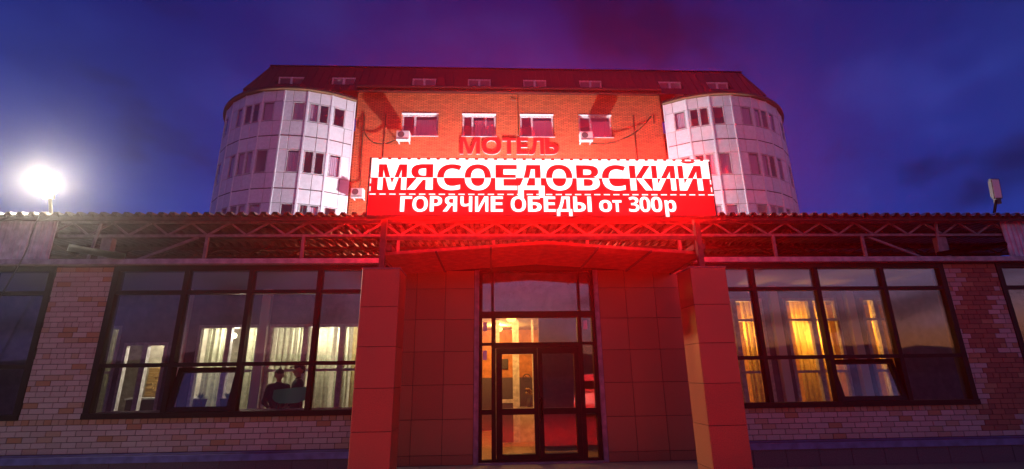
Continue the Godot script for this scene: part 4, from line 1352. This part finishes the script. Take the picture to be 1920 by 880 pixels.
func person(called: String, label: String, at: Vector3, turn: float, hgt: float, cap: bool, lean: float, elbows: float) -> void:
	var t := thing(called, label, "person", at, "people behind the left shop window")
	t.rotation.y = turn
	var k := hgt / 1.75
	var V = func(x, y, z): return Vector3(x + lean * maxf(y - 0.9, 0), y, z) * k
	# clothed body: legs, pelvis, torso, arms (figure faces local +z)
	var b := []
	for s in [-1.0, 1.0]:
		b.append([V.call(0.10 * s, 0.90, 0), V.call(0.11 * s, 0.50, 0.02), 0.085, 0.06]); b.append([V.call(0.11 * s, 0.50, 0.02), V.call(0.115 * s, 0.09, -0.02), 0.06, 0.042])
		b.append([V.call(0.115 * s, 0.05, -0.04), V.call(0.13 * s, 0.035, 0.15), 0.042, 0.034])
		b.append([V.call(0.185 * s, 1.40, 0), V.call(0.25 * s, 1.12, -0.02), 0.062, 0.048]); b.append([V.call(0.25 * s, 1.12, -0.02), V.call(0.20 * s, 1.0, elbows), 0.047, 0.034])
	b.append([V.call(0, 0.93, 0), V.call(0, 1.12, 0), 0.135, 0.125]); b.append([V.call(-0.06, 1.12, 0), V.call(-0.09, 1.36, 0), 0.10, 0.10]); b.append([V.call(0.06, 1.12, 0), V.call(0.09, 1.36, 0), 0.10, 0.10])
	b.append([V.call(-0.15, 1.42, -0.01), V.call(0.15, 1.42, -0.01), 0.06, 0.06]); b.append([V.call(0, 1.42, -0.01), V.call(0, 1.50, 0.0), 0.07, 0.055])
	for q in b: q[2] *= k; q[3] *= k
	var body := obj("body", sdf_mesh(b, 0.028, 0.05), M.cloth_dark, t); body.position = Vector3.ZERO
	# head with face, neck, ears, nose
	var hb := [[V.call(0, 1.50, 0.0), V.call(0, 1.56, 0.01), 0.05, 0.048], [V.call(0, 1.66, -0.01), V.call(0, 1.685, 0.0), 0.088, 0.085], [V.call(0, 1.62, 0.03), V.call(0, 1.575, 0.055), 0.06, 0.034],
		[V.call(0, 1.65, 0.085), V.call(0, 1.615, 0.105), 0.010, 0.015], [V.call(-0.03, 1.655, 0.075), V.call(0.03, 1.655, 0.075), 0.014, 0.014], [V.call(-0.02, 1.585, 0.078), V.call(0.02, 1.585, 0.078), 0.010, 0.010],
		[V.call(-0.085, 1.65, 0), V.call(-0.088, 1.615, 0.005), 0.016, 0.010], [V.call(0.085, 1.65, 0), V.call(0.088, 1.615, 0.005), 0.016, 0.010]]
	for q in hb: q[2] *= k; q[3] *= k
	var head := obj("head", sdf_mesh(hb, 0.010, 0.02), M.skin, t); head.position = Vector3.ZERO
	var hr := [[V.call(0, 1.70, -0.025), V.call(0, 1.715, 0.02), 0.088, 0.078], [V.call(0, 1.64, -0.06), V.call(0, 1.68, -0.05), 0.055, 0.06]]
	if cap: hr.append([V.call(-0.04, 1.715, 0.08), V.call(-0.03, 1.705, 0.17), 0.012, 0.010]); hr.append([V.call(0.04, 1.715, 0.08), V.call(0.03, 1.705, 0.17), 0.012, 0.010]); hr.append([V.call(0, 1.72, 0.08), V.call(0, 1.71, 0.18), 0.012, 0.010])
	for q in hr: q[2] *= k; q[3] *= k
	var hair := obj("cap" if cap else "hair", sdf_mesh(hr, 0.011, 0.02), M.cloth_dark if cap else M.hair, t); hair.position = Vector3.ZERO
	# hands: palm, four bent fingers and a thumb
	for s in [-1.0, 1.0]:
		var w: Vector3 = V.call(0.20 * s, 1.0, elbows)
		var hd := [[w, w + Vector3(-0.02 * s, -0.03, 0.05) * k, 0.026, 0.030]]
		for f in 4:
			var o := w + Vector3(-0.02 * s + (f - 1.5) * 0.019, -0.035, 0.07) * k
			var ln: float = [0.032, 0.04, 0.037, 0.028][f]
			hd.append([o, o + Vector3(0, -0.012, ln) * k, 0.0095, 0.009]); hd.append([o + Vector3(0, -0.012, ln) * k, o + Vector3(0, -0.012 - ln * 0.8, ln * 1.3) * k, 0.009, 0.008])
		hd.append([w + Vector3(-0.035 * s, -0.02, 0.02) * k, w + Vector3(-0.065 * s, -0.03, 0.055) * k, 0.012, 0.010])
		var hand := obj("hand", sdf_mesh(hd, 0.006, 0.008), M.skin, t); hand.position = Vector3.ZERO

func people() -> void:
	person("person", "person in dark clothes with short dark hair standing behind the left window", Vector3(-4.36, 0.15, -0.95), deg_to_rad(40), 1.70, false, -0.03, 0.17)
	person("person", "person in dark clothes wearing a peaked cap behind the left window", Vector3(-4.02, 0.15, -1.02), deg_to_rad(-60), 1.80, true, 0.02, 0.15)
	var t := thing("seat_back", "dark green rounded seat back in front of the two people", "seat", Vector3(-3.98, 0.15, -0.55))
	var s := S(); var n := 16
	for i in n:
		var a0 := lerpf(-1.0, 1.0, float(i) / n); var a1 := lerpf(-1.0, 1.0, float(i + 1) / n)
		var f = func(a, top, th): return Vector3(-3.98 + a * 0.34, (1.50 + 0.03 * a if top else 1.22 + 0.10 * a * a * a * a), -0.52 - 0.10 * a * a - th)
		quad(s, f.call(a0, true, 0.0), f.call(a1, true, 0.0), f.call(a1, false, -0.03), f.call(a0, false, -0.03))
		quad(s, f.call(a1, true, 0.05), f.call(a0, true, 0.05), f.call(a0, false, 0.05), f.call(a1, false, 0.05))
		quad(s, f.call(a0, true, 0.05), f.call(a1, true, 0.05), f.call(a1, true, 0.0), f.call(a0, true, 0.0))
	obj("cushion", s, M.green, t)
	s = S()
	for xx in [-4.2, -3.76]: tube(s, [Vector3(xx, 0.152, -0.66), Vector3(xx, 1.26, -0.62)], 0.018, 8)
	obj("leg", s, M.steel, t)

# ---------------------------------------------------------------- the car park behind the camera, seen only in the glass
func lot() -> void:
	var t := thing("parked_car", "silver car parked behind the viewer and mirrored in the door glass", "car", Vector3(5.2, 0, 12.6))
	t.rotation.y = deg_to_rad(-62)
	# side outline swept across the width, narrowing towards the roof
	var low := [[-2.15, 0.32], [-2.2, 0.55], [-2.12, 0.92], [-1.75, 1.02], [0.75, 1.02], [1.75, 0.90], [2.15, 0.72], [2.2, 0.45], [2.1, 0.30]]
	var cab := [[-2.0, 1.02], [-1.75, 1.45], [-1.45, 1.66], [-0.2, 1.70], [0.35, 1.58], [1.15, 1.02]]
	var shell = func(s: SurfaceTool, prof: Array, w0: float, w1: float):
		var y0 := 0.30; var y1 := 1.70
		for i in prof.size():
			var a: Array = prof[i]; var b: Array = prof[(i + 1) % prof.size()]
			var wa := lerpf(w0, w1, (a[1] - y0) / (y1 - y0)); var wb := lerpf(w0, w1, (b[1] - y0) / (y1 - y0))
			quad(s, Vector3(a[0], a[1], wa), Vector3(b[0], b[1], wb), Vector3(b[0], b[1], -wb), Vector3(a[0], a[1], -wa))
		for i in range(1, prof.size() - 1):
			for q in [1.0, -1.0]:
				var v := []
				for k in [0, i, i + 1]:
					var p: Array = prof[k]
					v.append(Vector3(p[0], p[1], q * lerpf(w0, w1, (p[1] - y0) / (y1 - y0))))
				tri(s, v[0], v[1], v[2]) if q > 0 else tri(s, v[0], v[2], v[1])
	var s := S(); shell.call(s, low, 0.92, 0.80)
	obj("body", s, M.paint_silver, t).position = Vector3.ZERO
	s = S(); shell.call(s, cab, 0.98, 0.62)
	obj("cabin", s, M.paint_silver, t).position = Vector3.ZERO
	for q in [1.0, -1.0]:
		for w in [[[-1.7, 1.08], [-1.52, 1.5], [-0.72, 1.56], [-0.72, 1.08]], [[-0.62, 1.08], [-0.62, 1.56], [-0.2, 1.57], [0.22, 1.48], [0.78, 1.08]]]:
			s = S(); var v := []
			for p in w: v.append(Vector3(p[0], p[1], q * (lerpf(0.98, 0.62, (p[1] - 0.3) / 1.4) + 0.006)))
			for i in range(1, v.size() - 1): tri(s, v[0], v[i], v[i + 1])
			obj("side_window", s, M.car_glass, t).position = Vector3.ZERO
		s = S(); box(s, -2.235, -2.17, 0.72, 0.95, q * 0.62 - 0.14, q * 0.62 + 0.14)
		obj("tail_light", s, M.lens_red, t).position = Vector3.ZERO
		for x in [-1.35, 1.35]:
			s = S(); lathe(s, Vector3(x, 0.33, q * 0.80), [[0.19, -0.10], [0.32, -0.10], [0.335, -0.06], [0.335, 0.06], [0.32, 0.10], [0.19, 0.10]], 22, Basis(Vector3.RIGHT, PI / 2))
			var wh := obj("wheel", s, M.rubber, t); wh.position = Vector3.ZERO
			s = S(); lathe(s, Vector3(x, 0.33, q * 0.80), [[0.0, -0.09], [0.19, -0.08], [0.19, 0.08], [0.0, 0.09]], 16, Basis(Vector3.RIGHT, PI / 2))
			obj("rim", s, M.steel, wh).position = Vector3.ZERO
	s = S(); quad(s, Vector3(-1.83, 1.42, 0.55), Vector3(-1.83, 1.42, -0.55), Vector3(-2.02, 1.10, -0.66), Vector3(-2.02, 1.10, 0.66))
	obj("rear_window", s, M.car_glass, t).position = Vector3.ZERO
	t = thing("street_lamp", "tall street lamp in the car park mirrored in the right window", "street lamp", Vector3(16.6, 0, 20))
	s = S(); tube(s, [Vector3(16.6, 0, 20), Vector3(16.6, 7.6, 20)], 0.09, 8, 0.05); tube(s, [Vector3(16.6, 7.6, 20), Vector3(17.6, 8.1, 20)], 0.04, 6)
	obj("pole", s, M.black, t)
	s = S(); obox(s, Vector3(17.8, 8.15, 20), Vector3(0.6, 0.12, 0.25), Basis(Vector3.BACK, 0.3))
	obj("lamp_head", s, M.black, t)
	t = thing("road_sign", "dark rectangular sign on a thin post mirrored in the right window", "sign", Vector3(20.6, 0, 19))
	s = S(); tube(s, [Vector3(20.6, 0, 19), Vector3(20.6, 4.0, 19)], 0.05, 8)
	obj("post", s, M.black, t)
	s = S(); box(s, 20.1, 21.1, 3.9, 4.6, 18.95, 19.0)
	obj("plate", s, M.black, t)
